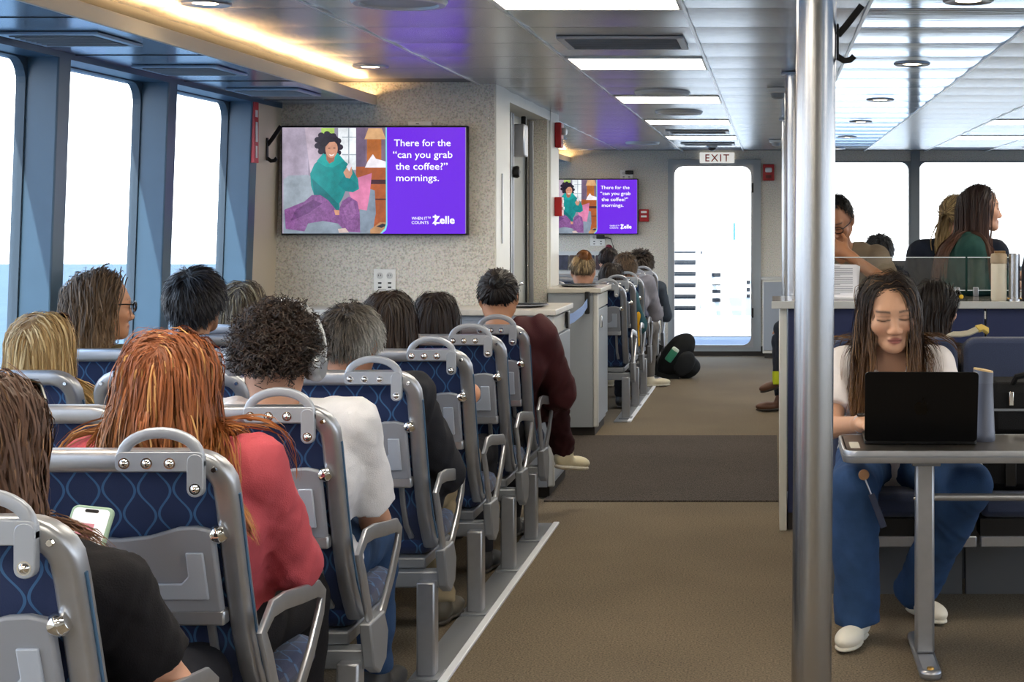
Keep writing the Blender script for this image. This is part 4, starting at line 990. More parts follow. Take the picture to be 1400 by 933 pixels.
    def surface(s):
        d = s.d
        d[0], d[-1] = np.maximum(d[0], 1e-3), np.maximum(d[-1], 1e-3); d[:, 0] = np.maximum(d[:, 0], 1e-3); d[:, -1] = np.maximum(d[:, -1], 1e-3); d[:, :, 0] = np.maximum(d[:, :, 0], 1e-3); d[:, :, -1] = np.maximum(d[:, :, -1], 1e-3)
        ins = d < 0; n = s.n - 1
        cnt = np.zeros(n, np.int8); off = [(i, j, k) for i in (0, 1) for j in (0, 1) for k in (0, 1)]
        for o in off: cnt += ins[o[0]:n[0]+o[0], o[1]:n[1]+o[1], o[2]:n[2]+o[2]]
        cells = np.argwhere((cnt > 0) & (cnt < 8))
        vals = np.stack([d[cells[:, 0]+o[0], cells[:, 1]+o[1], cells[:, 2]+o[2]] for o in off], 1).astype(float)
        acc = np.zeros((len(cells), 3)); num = np.zeros(len(cells))
        offa = np.array(off, float)
        for a in range(8):
            for b in range(a+1, 8):
                if np.abs(offa[a]-offa[b]).sum() != 1: continue
                va, vb = vals[:, a], vals[:, b]; m = (va < 0) != (vb < 0)
                t = np.where(m, va/np.where(m, va-vb, 1), 0)
                acc[m] += offa[a] + t[m, None]*(offa[b]-offa[a]); num[m] += 1
        verts = s.lo + s.h*(cells + acc/num[:, None])
        idx = np.full(n, -1, np.int64); idx[tuple(cells.T)] = np.arange(len(cells))
        quads = []
        for ax in range(3):
            sa = [slice(None)]*3; sb = [slice(None)]*3; sa[ax] = slice(0, -1); sb[ax] = slice(1, None)
            A = ins[tuple(sa)]; B = ins[tuple(sb)]
            e = np.argwhere(A != B); u, w = [(1, 2), (2, 0), (0, 1)][ax]
            ok = (e[:, u] > 0) & (e[:, w] > 0) & (e[:, u] < n[u]) & (e[:, w] < n[w]); e = e[ok]
            q = []
            for du, dw in ((-1, -1), (0, -1), (0, 0), (-1, 0)):
                c = e.copy(); c[:, u] += du; c[:, w] += dw; q.append(idx[tuple(c.T)])
            q = np.stack(q, 1); inside = A[tuple(e.T)]
            q[~inside] = q[~inside][:, ::-1]
            quads.append(q)
        return verts, np.concatenate(quads)
    def obj(s, name, m, parent, paint=None, label=None):
        v, f = s.surface()
        cols = paint(v) if paint else None
        o = bpy.data.objects.new(name, np_mesh(name, v, f, m, cols)); link(o, parent)
        if label: o['label'] = label
        return o

skin_m = mat('skin', '#c79a80', 0.48, attr='Col', bump=0.04, bscale=250)
hair_m = mat('hair', '#403020', 0.5, attr='Col', spec=0.35)
def cloth(name, col, rough=0.85, bump=0.25, bscale=350, var=0.06): return mat('cloth_' + name, col, rough, bump=bump, bscale=bscale, var=var, vscale=15, spec=0.2)

def headR(yaw=0, pitch=0, roll=0):
    return np.array(Matrix.Rotation(yaw, 3, 'Z') @ Matrix.Rotation(-pitch, 3, 'X') @ Matrix.Rotation(roll, 3, 'Y'))

# ------------------------------------------------------------------ heads and hands
def add_head(F, c, R, s, detail, wx=1.0):
    P = lambda x, y, z: c + R @ (V(x*wx, y, z)*s)
    E = lambda x, y, z, a, b, d, k, sub=False: F.ell(P(x, y, z), V(a*wx, b, d)*s, k*s, R, sub)
    K = lambda p, q, ra, rb, k: F.cone(P(*p), P(*q), ra*s, rb*s, k*s)
    E(0, -0.012, 0.028, 0.076, 0.094, 0.086, 0.02)
    E(0, 0.018, -0.018, 0.064, 0.070, 0.082, 0.03)
    K((0, 0.03, -0.055), (0, 0.064, -0.090), 0.046, 0.022, 0.03)
    for q in (-1, 1):
        K((q*0.046, -0.005, -0.05), (q*0.018, 0.058, -0.088), 0.026, 0.02, 0.025)
        E(q*0.077, -0.012, -0.008, 0.011, 0.020, 0.031, 0.008)
        E(q*0.083, -0.016, 0.004, 0.006, 0.016, 0.022, 0.006)
    if detail:
        for q in (-1, 1):
            E(q*0.036, 0.062, -0.028, 0.028, 0.022, 0.026, 0.02)
            E(q*0.031, 0.095, 0.001, 0.019, 0.014, 0.010, 0.012, True)
            E(q*0.031, 0.0725, -0.001, 0.017, 0.0155, 0.0125, 0.005)
            E(q*0.0135, 0.0915, -0.043, 0.0088, 0.010, 0.0082, 0.006)
            E(q*0.0065, 0.0985, -0.0495, 0.0032, 0.006, 0.0035, 0.003, True)
        K((-0.036, 0.074, 0.021), (0.036, 0.074, 0.021), 0.013, 0.013, 0.015)
        K((0, 0.080, 0.008), (0, 0.098, -0.036), 0.0075, 0.0105, 0.012)
        E(0, 0.099, -0.040, 0.0115, 0.0105, 0.010, 0.008)
        E(0, 0.082, -0.066, 0.022, 0.014, 0.0065, 0.006)
        E(0, 0.081, -0.0765, 0.019, 0.0145, 0.0075, 0.006)
        E(0, 0.098, -0.0712, 0.021, 0.008, 0.0012, 0.003, True)
        E(0, 0.072, -0.098, 0.020, 0.018, 0.016, 0.015)
    else:
        K((0, 0.085, 0.005), (0, 0.106, -0.04), 0.008, 0.012, 0.012)
def add_hand(F, wr, d, nrm, side, s=1.0, curl=0.5, spread=0.1, k=0.006):
    """wrist, direction of the fingers, palm normal; side = +1 when the thumb leaves on d x nrm"""
    d = unit(d); nrm = unit(nrm - (nrm @ d)*d); ac = np.cross(d, nrm)*side
    R = np.stack([ac, d, nrm], 1)
    F.cone(wr - d*0.02, wr + d*0.03, 0.024*s, 0.026*s, 0.02)
    F.ell(wr + d*0.052*s, V(0.041, 0.052, 0.018)*s, 0.015, R)
    for i, (o, L) in enumerate(((0.030, 0.068), (0.010, 0.077), (-0.010, 0.072), (-0.030, 0.056))):
        p = wr + d*0.090*s + ac*o*s; fd = unit(d + ac*o*spread*20); a = 0.0; r = 0.0092*s
        for seg in range(3):
            a += curl*(0.7, 1.0, 0.7)[seg]; v = fd*math.cos(a) + nrm*math.sin(a); q = p + v*L*s*(0.45, 0.32, 0.23)[seg]
            F.cone(p, q, r, r*0.93, k); p = q; r *= 0.93
    p = wr + d*0.025*s + ac*0.026*s; v = unit(d*0.55 + ac*0.75 + nrm*0.35); q = p + v*0.045*s
    F.cone(p, q, 0.0125*s, 0.0105*s, 0.012); q2 = q + unit(v*0.6 + d*0.6 + nrm*curl*0.6)*0.034*s; F.cone(q, q2, 0.0103*s, 0.009*s, k)
def face_paint(c, R, s, tone, detail, wx=1.0, lipc='#9c4a4e', brow='#2a1c18'):
    t = V(*lin(tone)); lp = V(*lin(lipc)); bw = V(*lin(brow))
    def fn(v):
        q = ((v - c) @ R)/s; q[:, 0] /= wx
        cols = np.tile(t, (len(v), 1))
        inhead = (np.abs(q) < 0.14).all(1)
        if not detail: return cols
        x, y, z = q[:, 0], q[:, 1], q[:, 2]; ax = np.abs(x)
        def mix(w, col, only=inhead):
            nonlocal cols
            w = (np.clip(w, 0, 1)*only)[:, None]; cols = cols*(1-w) + col*w
        front = inhead & (y > 0.04)
        blush = np.exp(-((ax-0.042)**2 + (z+0.035)**2)/(2*0.014**2)); mix(0.25*blush, t*V(1.08, 0.72, 0.70), front)
        nz = np.exp(-((ax)**2 + (z+0.043)**2)/(2*0.010**2)); mix(0.2*nz, t*V(1.1, 0.78, 0.74), front)
        lz = z + 0.0712 - 0.003*np.cos(ax/0.021*math.pi)*0
        lip = (ax/0.023)**2 + (lz/0.0125)**2; mix(np.clip(1.6*(1-lip), 0, 0.85), lp, front & (y > 0.068))
        mix(np.exp(-(lz/0.0016)**2)*(ax < 0.021)*0.7, lp*0.35, front & (y > 0.068))
        bc = 0.0205 + 0.0035*np.sin(np.clip((ax-0.012)/0.042, 0, 1)*math.pi*0.8); mix(np.exp(-((z-bc)/0.0033)**2)*(ax > 0.012)*(ax < 0.052)*0.85, bw, front)
        mix(np.exp(-((z-bc)/0.0022)**2)*(ax > 0.014)*(ax < 0.050)*0.6, bw*0.6, front)
        ez = -0.0065 + 0.0028*((ax-0.031)/0.017)**2; mix(np.exp(-((z-ez)/0.0026)**2)*(np.abs(ax-0.031) < 0.019)*0.92, V(*lin('#120c0b')), front)
        cz = 0.0085 - 0.003*((ax-0.031)/0.018)**2; mix(np.exp(-((z-cz)/0.0018)**2)*(np.abs(ax-0.031) < 0.018)*0.45, t*0.35, front)
        mix(np.exp(-(((ax-0.0065)/0.003)**2 + ((z+0.0505)/0.0025)**2))*0.8, t*0.2, front)
        return cols
    return fn

# ------------------------------------------------------------------ hair
def strands(paths, width, colr, colt, rng, var=0.18, pw=1.0, taper=0.3, high=None, cen=None):
    """flat tapering hair ribbons lying against the head"""
    N, S, _ = paths.shape
    T = np.gradient(paths, axis=1); T /= np.linalg.norm(T, axis=2, keepdims=True) + 1e-9
    O = paths - (V(0, -0.01, 0) if cen is None else cen); O = O*V(1, 1, 0.35); O /= np.linalg.norm(O, axis=2, keepdims=True) + 1e-9
    O = O + rng.normal(0, 0.35, (N, 1, 3))
    A = np.cross(T, O); A /= np.linalg.norm(A, axis=2, keepdims=True) + 1e-9
    t = np.linspace(0, 1, S); w = width*(0.6 + 0.4*np.minimum(1, t*6))*(1-(1-taper)*np.clip((t-0.6)/0.4, 0, 1)**1.5)
    wn = rng.uniform(0.6, 1.35, (N, 1, 1))
    v = np.stack([paths - A*w[None, :, None]*wn, paths + A*w[None, :, None]*wn], 2).reshape(-1, 3)
    base = (np.arange(N)[:, None]*S + np.arange(S-1)[None, :])*2
    f = np.stack([base, base+1, base+3, base+2], -1).reshape(-1, 4)
    k = (t**pw)[None, :, None]; c = colr[:, None, :]*(1-k) + colt[:, None, :]*k
    c = c*(1 + var*rng.uniform(-1, 1, (N, 1, 1)))
    if high is not None:
        hm = (rng.rand(N) < high[1])[:, None, None]; c = np.where(hm, c*0.45 + V(*lin(high[0]))*0.55, c)
    cols = np.repeat(c.reshape(-1, 1, 3), 2, 1).reshape(-1, 3)
    return v, f, cols
def hair_mask(u, fz, nape=-0.62):
    lim = np.where(u[:, 1] > 0.0, -0.25 + (fz+0.25)*np.clip((u[:, 1]-0.10)/0.42, 0, 1), -0.25 + (nape+0.25)*np.clip(-u[:, 1]/0.6, 0, 1))
    return u[:, 2] > lim
def make_hair(parent, c, R, s, st, colliders=(), seed=0):
    rng = np.random.RandomState(seed)
    cen = V(0, -0.012, 0.024); rad = V(0.080, 0.098, 0.092)
    style = st.get('style', 'long'); fz = st.get('fz', 0.60); G = st.get('guides', 260); K = int(st.get('kids', 5)*1.8)
    i = np.arange(G*2); ph = np.arccos(1 - 1.9*(i+0.5)/(G*2)); th = i*2.39996
    u = np.stack([np.cos(th)*np.sin(ph), np.sin(th)*np.sin(ph), np.cos(ph)], 1); u += rng.normal(0, 0.03, u.shape); u /= np.linalg.norm(u, axis=1, keepdims=True)
    u = u[hair_mask(u, fz, st.get('nape', -0.62))]; N = len(u)
    p0 = cen + u*rad
    g = R.T @ V(0, 0, -1); nrm = u/rad; nrm /= np.linalg.norm(nrm, axis=1, keepdims=True)
    part = st.get('part', 0.0); L = st.get('len', 0.4); S = st.get('seg', 14)
    side = np.sign(u[:, 0] - part + rng.normal(0, 0.02, N)); side[side == 0] = 1
    top = np.clip((u[:, 2]-0.2)/0.6, 0, 1)
    if style == 'short':
        cr = V(0.0, -0.45, 0.89); d = (u - cr)*1.0 + V(0, 0.15, 0)[None, :] + rng.normal(0, st.get('mess', 0.16), (N, 3)) + nrm*st.get('lift', 0.12)
    elif style == 'curly': d = nrm*0.9 + rng.normal(0, 0.7, (N, 3))
    else:
        d = np.stack([side*top*1.0 + 0.25*u[:, 0], -0.30*top + np.where(u[:, 1] > 0.2, st.get('sweep', -0.25), 0), -(1-top)*1.0 - 0.15*np.ones(N)], 1) + nrm*st.get('lift', 0.12)
    if style == 'tied':
        tie = st.get('tie', V(0, -0.09, 0.05)); d = (tie - p0)
    d -= 0.0; d /= np.linalg.norm(d, axis=1, keepdims=True) + 1e-9
    lay = 0.75*st.get('vol', 0.10)*rng.uniform(0.15, 1.0, (N, 1)); Ls = L*rng.uniform(st.get('lmin', 0.85), 1.05, (N, 1))
    if st.get('len_fn'): Ls = Ls*st['len_fn'](u)[:, None]
    fine = 2 if style == 'long' else 1
    step = Ls/((S-1)*fine); p = p0.copy(); path = [p0.copy()]; gr = st.get('grav', 0.22)
    cols_ = [((R.T @ (a - c))/s, (R.T @ (b - c))/s, r/s) for a, b, r in colliders]
    for k in range((S-1)*fine):
        if style == 'curly': d = d + rng.normal(0, 0.55, (N, 3)); d += 0.10*g
        elif style == 'short': d = d + 0.12*g - 0.25*nrm*(d*nrm).sum(1, keepdims=True).clip(0, 1)*(1-st.get('stand', 0))
        elif style == 'tied': d = unit_rows(tie - p)
        else: d = d*(1-gr) + g*gr + rng.normal(0, st.get('rand', 0.03), (N, 3))
        d /= np.linalg.norm(d, axis=1, keepdims=True) + 1e-9
        q = p + d*step
        for _ in range(2):
            e = (q - cen)/(rad*(1+lay)); m = np.linalg.norm(e, axis=1, keepdims=True)
            q = np.where(m < 1, cen + e/np.maximum(m, 1e-6)*rad*(1+lay), q)
            if style == 'long':
                pull = 0.30*np.clip((q[:, 2:3]+0.01)/0.03, 0, 1)*(m > 1)
                q = q + pull*(cen + e/np.maximum(m, 1e-6)*rad*(1+lay) - q)*V(1, 1, 0.5)
            for a, b, r in cols_:
                ba = b-a; t = np.clip(((q-a) @ ba)/max(ba @ ba, 1e-9), 0, 1)[:, None]; cp = a + t*ba; w = q-cp; m = np.linalg.norm(w, axis=1, keepdims=True); rr = r + 0.02*lay/0.1
                q = np.where(m < rr, cp + w/np.maximum(m, 1e-6)*rr, q)
        d = (q-p)/(np.linalg.norm(q-p, axis=1, keepdims=True)+1e-9); p = q
        if (k+1) % fine == 0: path.append(q.copy())
    path = np.stack(path, 1)
    t = np.linspace(0, 1, S)[None, :, None]
    P = np.repeat(path, K, 0); M = len(P); U = np.repeat(u, K, 0)
    off = rng.normal(0, st.get('spread', 0.0075), (M, 1, 3)); P = P + off*(1 - st.get('clump', 0.55)*t)
    wv = st.get('wave', 0.004); f = st.get('wfreq', 1.5)
    a1 = rng.normal(size=(M, 1, 3)); a1 /= np.linalg.norm(a1, axis=2, keepdims=True); a2 = rng.normal(size=(M, 1, 3)); a2 /= np.linalg.norm(a2, axis=2, keepdims=True)
    php = np.repeat(rng.uniform(0, 6.28, (N, 1, 1)), K, 0) + rng.normal(0, 0.5, (M, 1, 1)); fr = f*rng.uniform(0.8, 1.25, (M, 1, 1))
    P = P + wv*np.minimum(1, t*2.5)*(a1*np.sin(6.28*fr*t+php) + a2*np.cos(6.28*fr*t+php)*0.8)
    cr, ct = V(*lin(st['root'])), V(*lin(st.get('tip', st['root'])))
    CR = np.tile(cr, (M, 1)); CT = np.tile(ct, (M, 1))
    if st.get('color_fn'): CR, CT = st['color_fn'](U, CR, CT)
    v, fcs, cc = strands(P, st.get('width', 0.0028)*0.62/s, CR, CT, rng, st.get('var', 0.2), st.get('pw', 1.4), high=st.get('high'))
    vs = [v]; fs = [fcs]; cs = [cc]; base = len(v)
    # the scalp cap beneath the strands
    na, nb = 40, 26
    A = np.linspace(0, 2*math.pi, na, endpoint=False); B_ = np.linspace(0.02, 2.35, nb)
    uu = np.stack([np.cos(A)[None, :]*np.sin(B_)[:, None], np.sin(A)[None, :]*np.sin(B_)[:, None], np.cos(B_)[:, None]*np.ones(na)[None, :]], -1).reshape(-1, 3)
    ok = hair_mask(uu, fz-0.02, st.get('nape', -0.62)).reshape(nb, na); pv = cen + uu*rad*(1.0 + st.get('cap', 0.03))
    quads = []
    for a in range(nb-1):
        for b in range(na):
            b2 = (b+1) % na
            if ok[a, b] and ok[a+1, b] and ok[a, b2] and ok[a+1, b2]: quads.append((a*na+b, (a+1)*na+b, (a+1)*na+b2, a*na+b2))
    vs.append(pv); fs.append(np.array(quads)+base)
    capc = np.tile(cr*0.8, (len(pv), 1))
    if st.get('color_fn'): capc = st['color_fn'](uu, np.tile(cr, (len(uu), 1)), np.tile(ct, (len(uu), 1)))[0]*0.8
    cs.append(capc); base += len(pv)
    for bun in st.get('buns', ()):     # gathered knot: twisted strands wound on a ball
        bc, br = V(*bun[0]), bun[1]; n = 150; tt = np.linspace(0, 1, 10)[None, :]
        ph0 = rng.uniform(0, 6.28, (n, 1)); ht = rng.uniform(-0.95, 0.95, (n, 1)); ang = ph0 + tt*2.6; z = np.clip(ht + 0.5*(tt-0.5), -0.98, 0.98); rr = np.sqrt(1-z*z)*br*rng.uniform(0.85, 1.08, (n, 1))
        pp = np.stack([bc[0] + rr*np.cos(ang), bc[1] + z*br*0.9, bc[2] + rr*np.sin(ang)], -1)
        bcol = V(*lin(bun[2] if len(bun) > 2 else st['root']))
        v, fcs, cc = strands(pp, 0.004/s, np.tile(bcol, (n, 1)), np.tile(bcol*1.25, (n, 1)), rng, 0.3, cen=bc); vs.append(v); fs.append(fcs+base); cs.append(cc); base += len(v)
        sv = bc + uu*br*0.93; vs.append(sv); q = [(a*na+b, (a+1)*na+b, (a+1)*na+(b+1) % na, a*na+(b+1) % na) for a in range(nb-1) for b in range(na)]
        fs.append(np.array(q)+base); cs.append(np.tile(bcol*0.7, (len(sv), 1))); base += len(sv)
    if st.get('tail'):                  # ponytail hanging from the tie
        a, L2, r2 = V(*st['tail'][0]), st['tail'][1], st['tail'][2]; n = 160; tt = np.linspace(0, 1, 12)[None, :, None]
        o = rng.normal(0, r2*0.5, (n, 1, 3)); dirn = unit(g + V(0, -0.25, 0)); pp = a + dirn*L2*tt*rng.uniform(0.8, 1.05, (n, 1, 1)) + o*np.sqrt(tt)*(1.1-0.5*tt) + V(0, -0.03, 0)*np.sin(tt*3.14)
        pp = pp + 0.006*np.sin(tt*9+rng.uniform(0, 6, (n, 1, 1)))*rng.normal(size=(n, 1, 3))
        v, fcs, cc = strands(pp, 0.0035/s, np.tile(cr, (n, 1)), np.tile(ct, (n, 1)), rng, 0.25); vs.append(v); fs.append(fcs+base); cs.append(cc); base += len(v)
    v = np.concatenate(vs)*s @ R.T + c
    o = bpy.data.objects.new('hair', np_mesh('hair', v, np.concatenate(fs), hair_m, np.concatenate(cs))); link(o, parent)
    return o
def unit_rows(x): return x/(np.linalg.norm(x, axis=1, keepdims=True)+1e-9)

# ------------------------------------------------------------------ whole people
def pose_seated(sx, Yt, hx, top, s=1.0, yaw=0, pitch=0.15, roll=0, w=1.0, hy=0.25, seatz=0.52, free=False):
    J = {}
    J['s'] = s; J['HR'] = headR(yaw, pitch, roll); J['rt'] = V(1, 0, 0); J['fw'] = V(0, 1, 0); J['w'] = w
    J['head'] = V(hx, Yt+hy, top-0.125*s)
    nk = J['head'] + V(0, -0.04, -0.165*s); J['neck'] = nk
    J['pel'] = V(sx, Yt+0.40, seatz); J['waist'] = V(0.6*sx+0.4*hx, Yt+0.34, seatz+0.15); J['chest'] = V(0.3*sx+0.7*hx, Yt+0.265, max(seatz+0.24, nk[2]-0.13))
    for q, n in ((-1, 'L'), (1, 'R')):
        J['sh'+n] = nk + V(q*0.165*w, 0.0, -0.045); J['el'+n] = J['sh'+n] + V(q*0.05, 0.10, -0.25); J['wr'+n] = J['sh'+n] + V(-q*0.04, 0.32, -0.24)
        J['hi'+n] = V(sx+q*0.09, Yt+0.42, seatz-0.01); J['kn'+n] = V(sx+q*0.12, Yt+0.80, seatz-0.03); J['an'+n] = V(sx+q*0.12, Yt+0.82, 0.09); J['toe'+n] = V(sx+q*0.14, Yt+0.97, 0.035)
        J['hd'+n] = (V(-q*0.3, 0.9, 0.1), V(0, 0, -1))
    J['cl'] = [(V(sx-0.19, Yt+sy(z)+0.01, z), V(sx+0.19, Yt+sy(z)+0.01, z), 0.055) for z in (0.92, 0.86, 0.80, 0.74)] if seatz < 0.6 and not free else []
    return J
def person(label, J, shirt, sleeve=1.0, trousers=None, shoes='#2a2a2c', tone='#c08c70', hair=None, detail=False, res=0.0085, seed=0, neckline=None, thick=0.012, folds=0.006, flare=0.0, hands=True, wx=1.0, group=None, jacket=None, belly=0.0, lipc='#9c4a4e', shirt_name='shirt', hcurl=0.5):
    t = thing('person', label, 'person', (0, 0, 0), 0, group)
    base = V(J['pel'][0], J['pel'][1], 0.0)
    s = J['s']; c = J['head']; R = J['HR']; rt = J['rt']; fw = J['fw']; w = J['w']
    up_pts = [J[k] for k in ('head', 'neck', 'pel', 'waist', 'chest', 'shL', 'shR', 'elL', 'elR', 'wrL', 'wrR')]
    def bounds(pts, m): a = np.array(pts); return a.min(0)-m, a.max(0)+m
    lo, hi = bounds(up_pts[:1] + up_pts[1:2] + up_pts[4:], 0.16)
    if hands: lo -= 0.06; hi += 0.06
    # skin: head, neck, arms and hands in one surface
    F = SDF(lo, hi, res)
    add_head(F, c, R, s, detail, wx)
    F.cone(J['neck'] + V(0, 0, -0.02), c + R @ V(0, -0.022, -0.05)*s, 0.056*s, 0.050*s, 0.03)
    F.cone(J['neck'] + V(0, 0, -0.05) - rt*0.06*w, J['neck'] + V(0, 0, -0.05) + rt*0.06*w, 0.055, 0.055, 0.05)
    F.cone(J['chest'] - rt*0.08*w + V(0, 0, 0.02), J['chest'] + rt*0.08*w + V(0, 0, 0.02), 0.094, 0.094, 0.06)
    F.cone(J['shL'], J['shR'], 0.046, 0.046, 0.05)
    for n, q in (('L', -1), ('R', 1)):
        F.cone(J['sh'+n], J['el'+n], 0.047*w, 0.038, 0.02); F.cone(J['el'+n], J['wr'+n], 0.039, 0.026, 0.015)
        if hands: add_hand(F, J['wr'+n], J['hd'+n][0], J['hd'+n][1], q*J.get('thumb'+n, 1), 1.0, hcurl)
        else: F.ell(J['wr'+n] + unit(J['hd'+n][0])*0.06, (0.03, 0.06, 0.03), 0.02)
    F.obj('body', skin_m, t, face_paint(c, R, s, tone, detail, wx, lipc))
    # upper garment
    sl = {}
    for n in 'LR':
        f1 = min(1, sleeve*2); sl[n] = J['sh'+n] + (J['el'+n]-J['sh'+n])*f1
    pts = [J['neck'], J['pel'], J['waist'], J['chest'], J['shL'], J['shR'], sl['L'], sl['R']] + ([J['elL'], J['elR'], J['wrL'], J['wrR']] if sleeve > 0.5 else [])
    lo, hi = bounds(pts, 0.20)
    F = SDF(lo, hi, max(res, 0.007)); th = thick
    F.cone(J['pel'] - rt*0.075*w, J['pel'] + rt*0.075*w, 0.108+th+belly, None, 0.06)
    F.cone(J['waist'] - rt*0.06*w, J['waist'] + rt*0.06*w, 0.098+th+belly, None, 0.07)
    F.cone(J['chest'] - rt*0.085*w, J['chest'] + rt*0.085*w, 0.104+th, None, 0.07)
    F.cone(J['shL'], J['shR'], 0.050+th, None, 0.05)
    for n in 'LR': F.cone(J['neck'] - V(0, 0, 0.03), 0.45*J['neck']+0.55*J['sh'+n], 0.050+th*0.6, 0.052+th*0.6, 0.03)
    for n in 'LR':
        if sleeve <= 0.5:
            e = J['el'+n]; d = unit(e-J['sh'+n])
            F.cone(J['sh'+n], sl[n] + d*0.02, 0.052+th, 0.052+th*1.2, 0.025); F.cutcyl(sl[n], d, 0.10, 0.16)
        else:
            F.cone(J['sh'+n], J['el'+n], 0.050+th, 0.045+th, 0.025); e = J['el'+n] + (J['wr'+n]-J['el'+n])*min(1, (sleeve-0.5)*2); d = unit(J['wr'+n]-J['el'+n])
            F.cone(J['el'+n], e + d*0.01, 0.046+th, 0.034+th*0.8, 0.02); F.cutcyl(e, d, 0.06, 0.09)
    if folds: F.folds(folds*0.62, 58, seed, J.get('fold', (1, 1, 0.55)))
    nd = unit(c + R @ V(0, -0.02, -0.06)*s - J['neck'])
    if neckline == 'v':
        F.cone(J['neck'] + V(0, 0, 0.03) + fw*0.03, J['chest'] + fw*0.15 + V(0, 0, -0.005), 0.075, 0.016, 0.008, True)
    F.cone(J['neck'] + V(0, 0, 0.012), J['neck'] + nd*0.2, 0.062*s, 0.075*s, 0.008, True)
    F.obj(shirt_name, shirt, t)
    # trousers and shoes
    if trousers is not None:
        pts = [J['pel'], J['hiL'], J['hiR'], J['knL'], J['knR'], J['anL'], J['anR']]
        lo, hi = bounds(pts, 0.16); F = SDF(lo, hi, 0.011 if not detail else 0.008)
        F.cone(J['pel'] - rt*0.08*w, J['pel'] + rt*0.08*w, 0.112, None, 0.05)
        for n in 'LR':
            F.cone(J['hi'+n], J['kn'+n], 0.092*w, 0.066+flare*0.5, 0.03); F.cone(J['kn'+n], J['an'+n] + unit(J['an'+n]-J['kn'+n])*J.get('hem', 0.0), 0.064+flare*0.6, 0.046+flare, 0.02)
            d = unit(J['an'+n]-J['kn'+n]); F.cutcyl(J['an'+n] + d*J.get('hem', 0.0), d, 0.13, 0.14)
        F.folds(folds*0.9, 34, seed+5); F.obj('trousers', trousers, t)
        for n in 'LR':
            a, b = J['an'+n].copy(), J['toe'+n]
            if not J.get('free'+n) and a[2] < 0.2: a[2] = 0.078
            d = unit((b-a)*V(1, 1, 0)) if not J.get('free'+n) else unit(b-a)
            up = J.get('shoeup'+n, V(0, 0, 1)); lat = unit(np.cross(d, up)); up = np.cross(lat, d)
            R_ = np.stack([lat, d, up], 1)
            heel = a - up*0.045 - d*0.035; toe = heel + d*0.21
            lo, hi = bounds([heel, toe, a + up*0.03], 0.09); F = SDF(lo, hi, 0.008 if not detail else 0.006)
            F.ell(heel + d*0.03 + up*0.02, (0.036, 0.052, 0.042), 0.02, R_); F.ell(heel + d*0.14 + up*0.005, (0.044, 0.088, 0.033), 0.03, R_); F.cone(heel + d*0.03 + up*0.03, a + up*0.015, 0.036, 0.038, 0.03)
            F.halfspace(heel - up*0.022, -up)
            sh = F.obj('shoe', mat('shoe_' + shoes.strip('#'), shoes, 0.55), t)
            F = SDF(lo, hi, 0.008); F.ell(heel + d*0.03 - up*0.017, (0.036, 0.050, 0.014), 0.02, R_); F.ell(heel + d*0.14 - up*0.017, (0.043, 0.089, 0.014), 0.02, R_); F.obj('sole', mat('sole_pale' if lin(shoes)[0] > 0.3 else 'sole_dark', '#d8d2c4' if lin(shoes)[0] > 0.3 else '#3a342e', 0.6), sh)
    cl = list(J.get('cl', ())) + [(J['shL'], J['shR'], 0.060+thick), (J['chest'] - rt*0.085*w, J['chest'] + rt*0.085*w, 0.118+thick), (J['neck'], c + R @ V(0, -0.03, -0.05)*s, 0.058)]
    if hair: make_hair(t, c, R, s, hair, cl, seed)
    return t
def local_frame(c, R, s): return lambda x, y, z: Vector(c + R @ (V(x, y, z)*s))
def glasses(t, c, R, s, z=0.0, tilt=0.0, y=0.0, col='#15120f', dark=False, name='glasses'):
    P = local_frame(c, R, s); m = mat('frame_' + col.strip('#'), col, 0.3); g = None
    rim = MB()
    for q in (-1, 1):
        rim.tube([P(q*0.033+0.023*math.cos(a), 0.102+y-0.35*0, z+0.017*math.sin(a)) for a in np.linspace(0, 6.283, 17)[:-1]], 0.0024*s, 6, closed=True, up=tuple(R[:, 1]))
        rim.tube([P(q*0.057, 0.100+y, z+0.006), P(q*0.079, 0.06+y, z+0.008), P(q*0.083, -0.01+y, z+0.004), P(q*0.08, -0.03+y, z-0.012)], 0.0024*s, 6)
    rim.tube([P(-0.011, 0.104+y, z+0.004), P(0, 0.107+y, z+0.007), P(0.011, 0.104+y, z+0.004)], 0.002*s, 6)
    o = rim.build(name, m, t)
    for q in (-1, 1):
        MB().add([P(q*0.033+0.0225*math.cos(a), 0.102+y, z+0.0165*math.sin(a)) for a in np.linspace(0, 6.283, 17)[:-1]], [tuple(range(16))]).build('lens', mat('dark_lens', '#101014', 0.08) if dark else acrylic, o, smooth=False)
    return o
# ------------------------------------------------------------------ passengers in the near rows
AX, WX_ = AISLE_X, WIN_X
black_c = cloth('black', '#17161a'); jeans = cloth('denim', '#2c4468', bump=0.4, bscale=600, var=0.15); dark_t = cloth('dark_trousers', '#1e1f26'); khaki = cloth('khaki', '#8d8068')
G_ = 'passengers in the near rows'

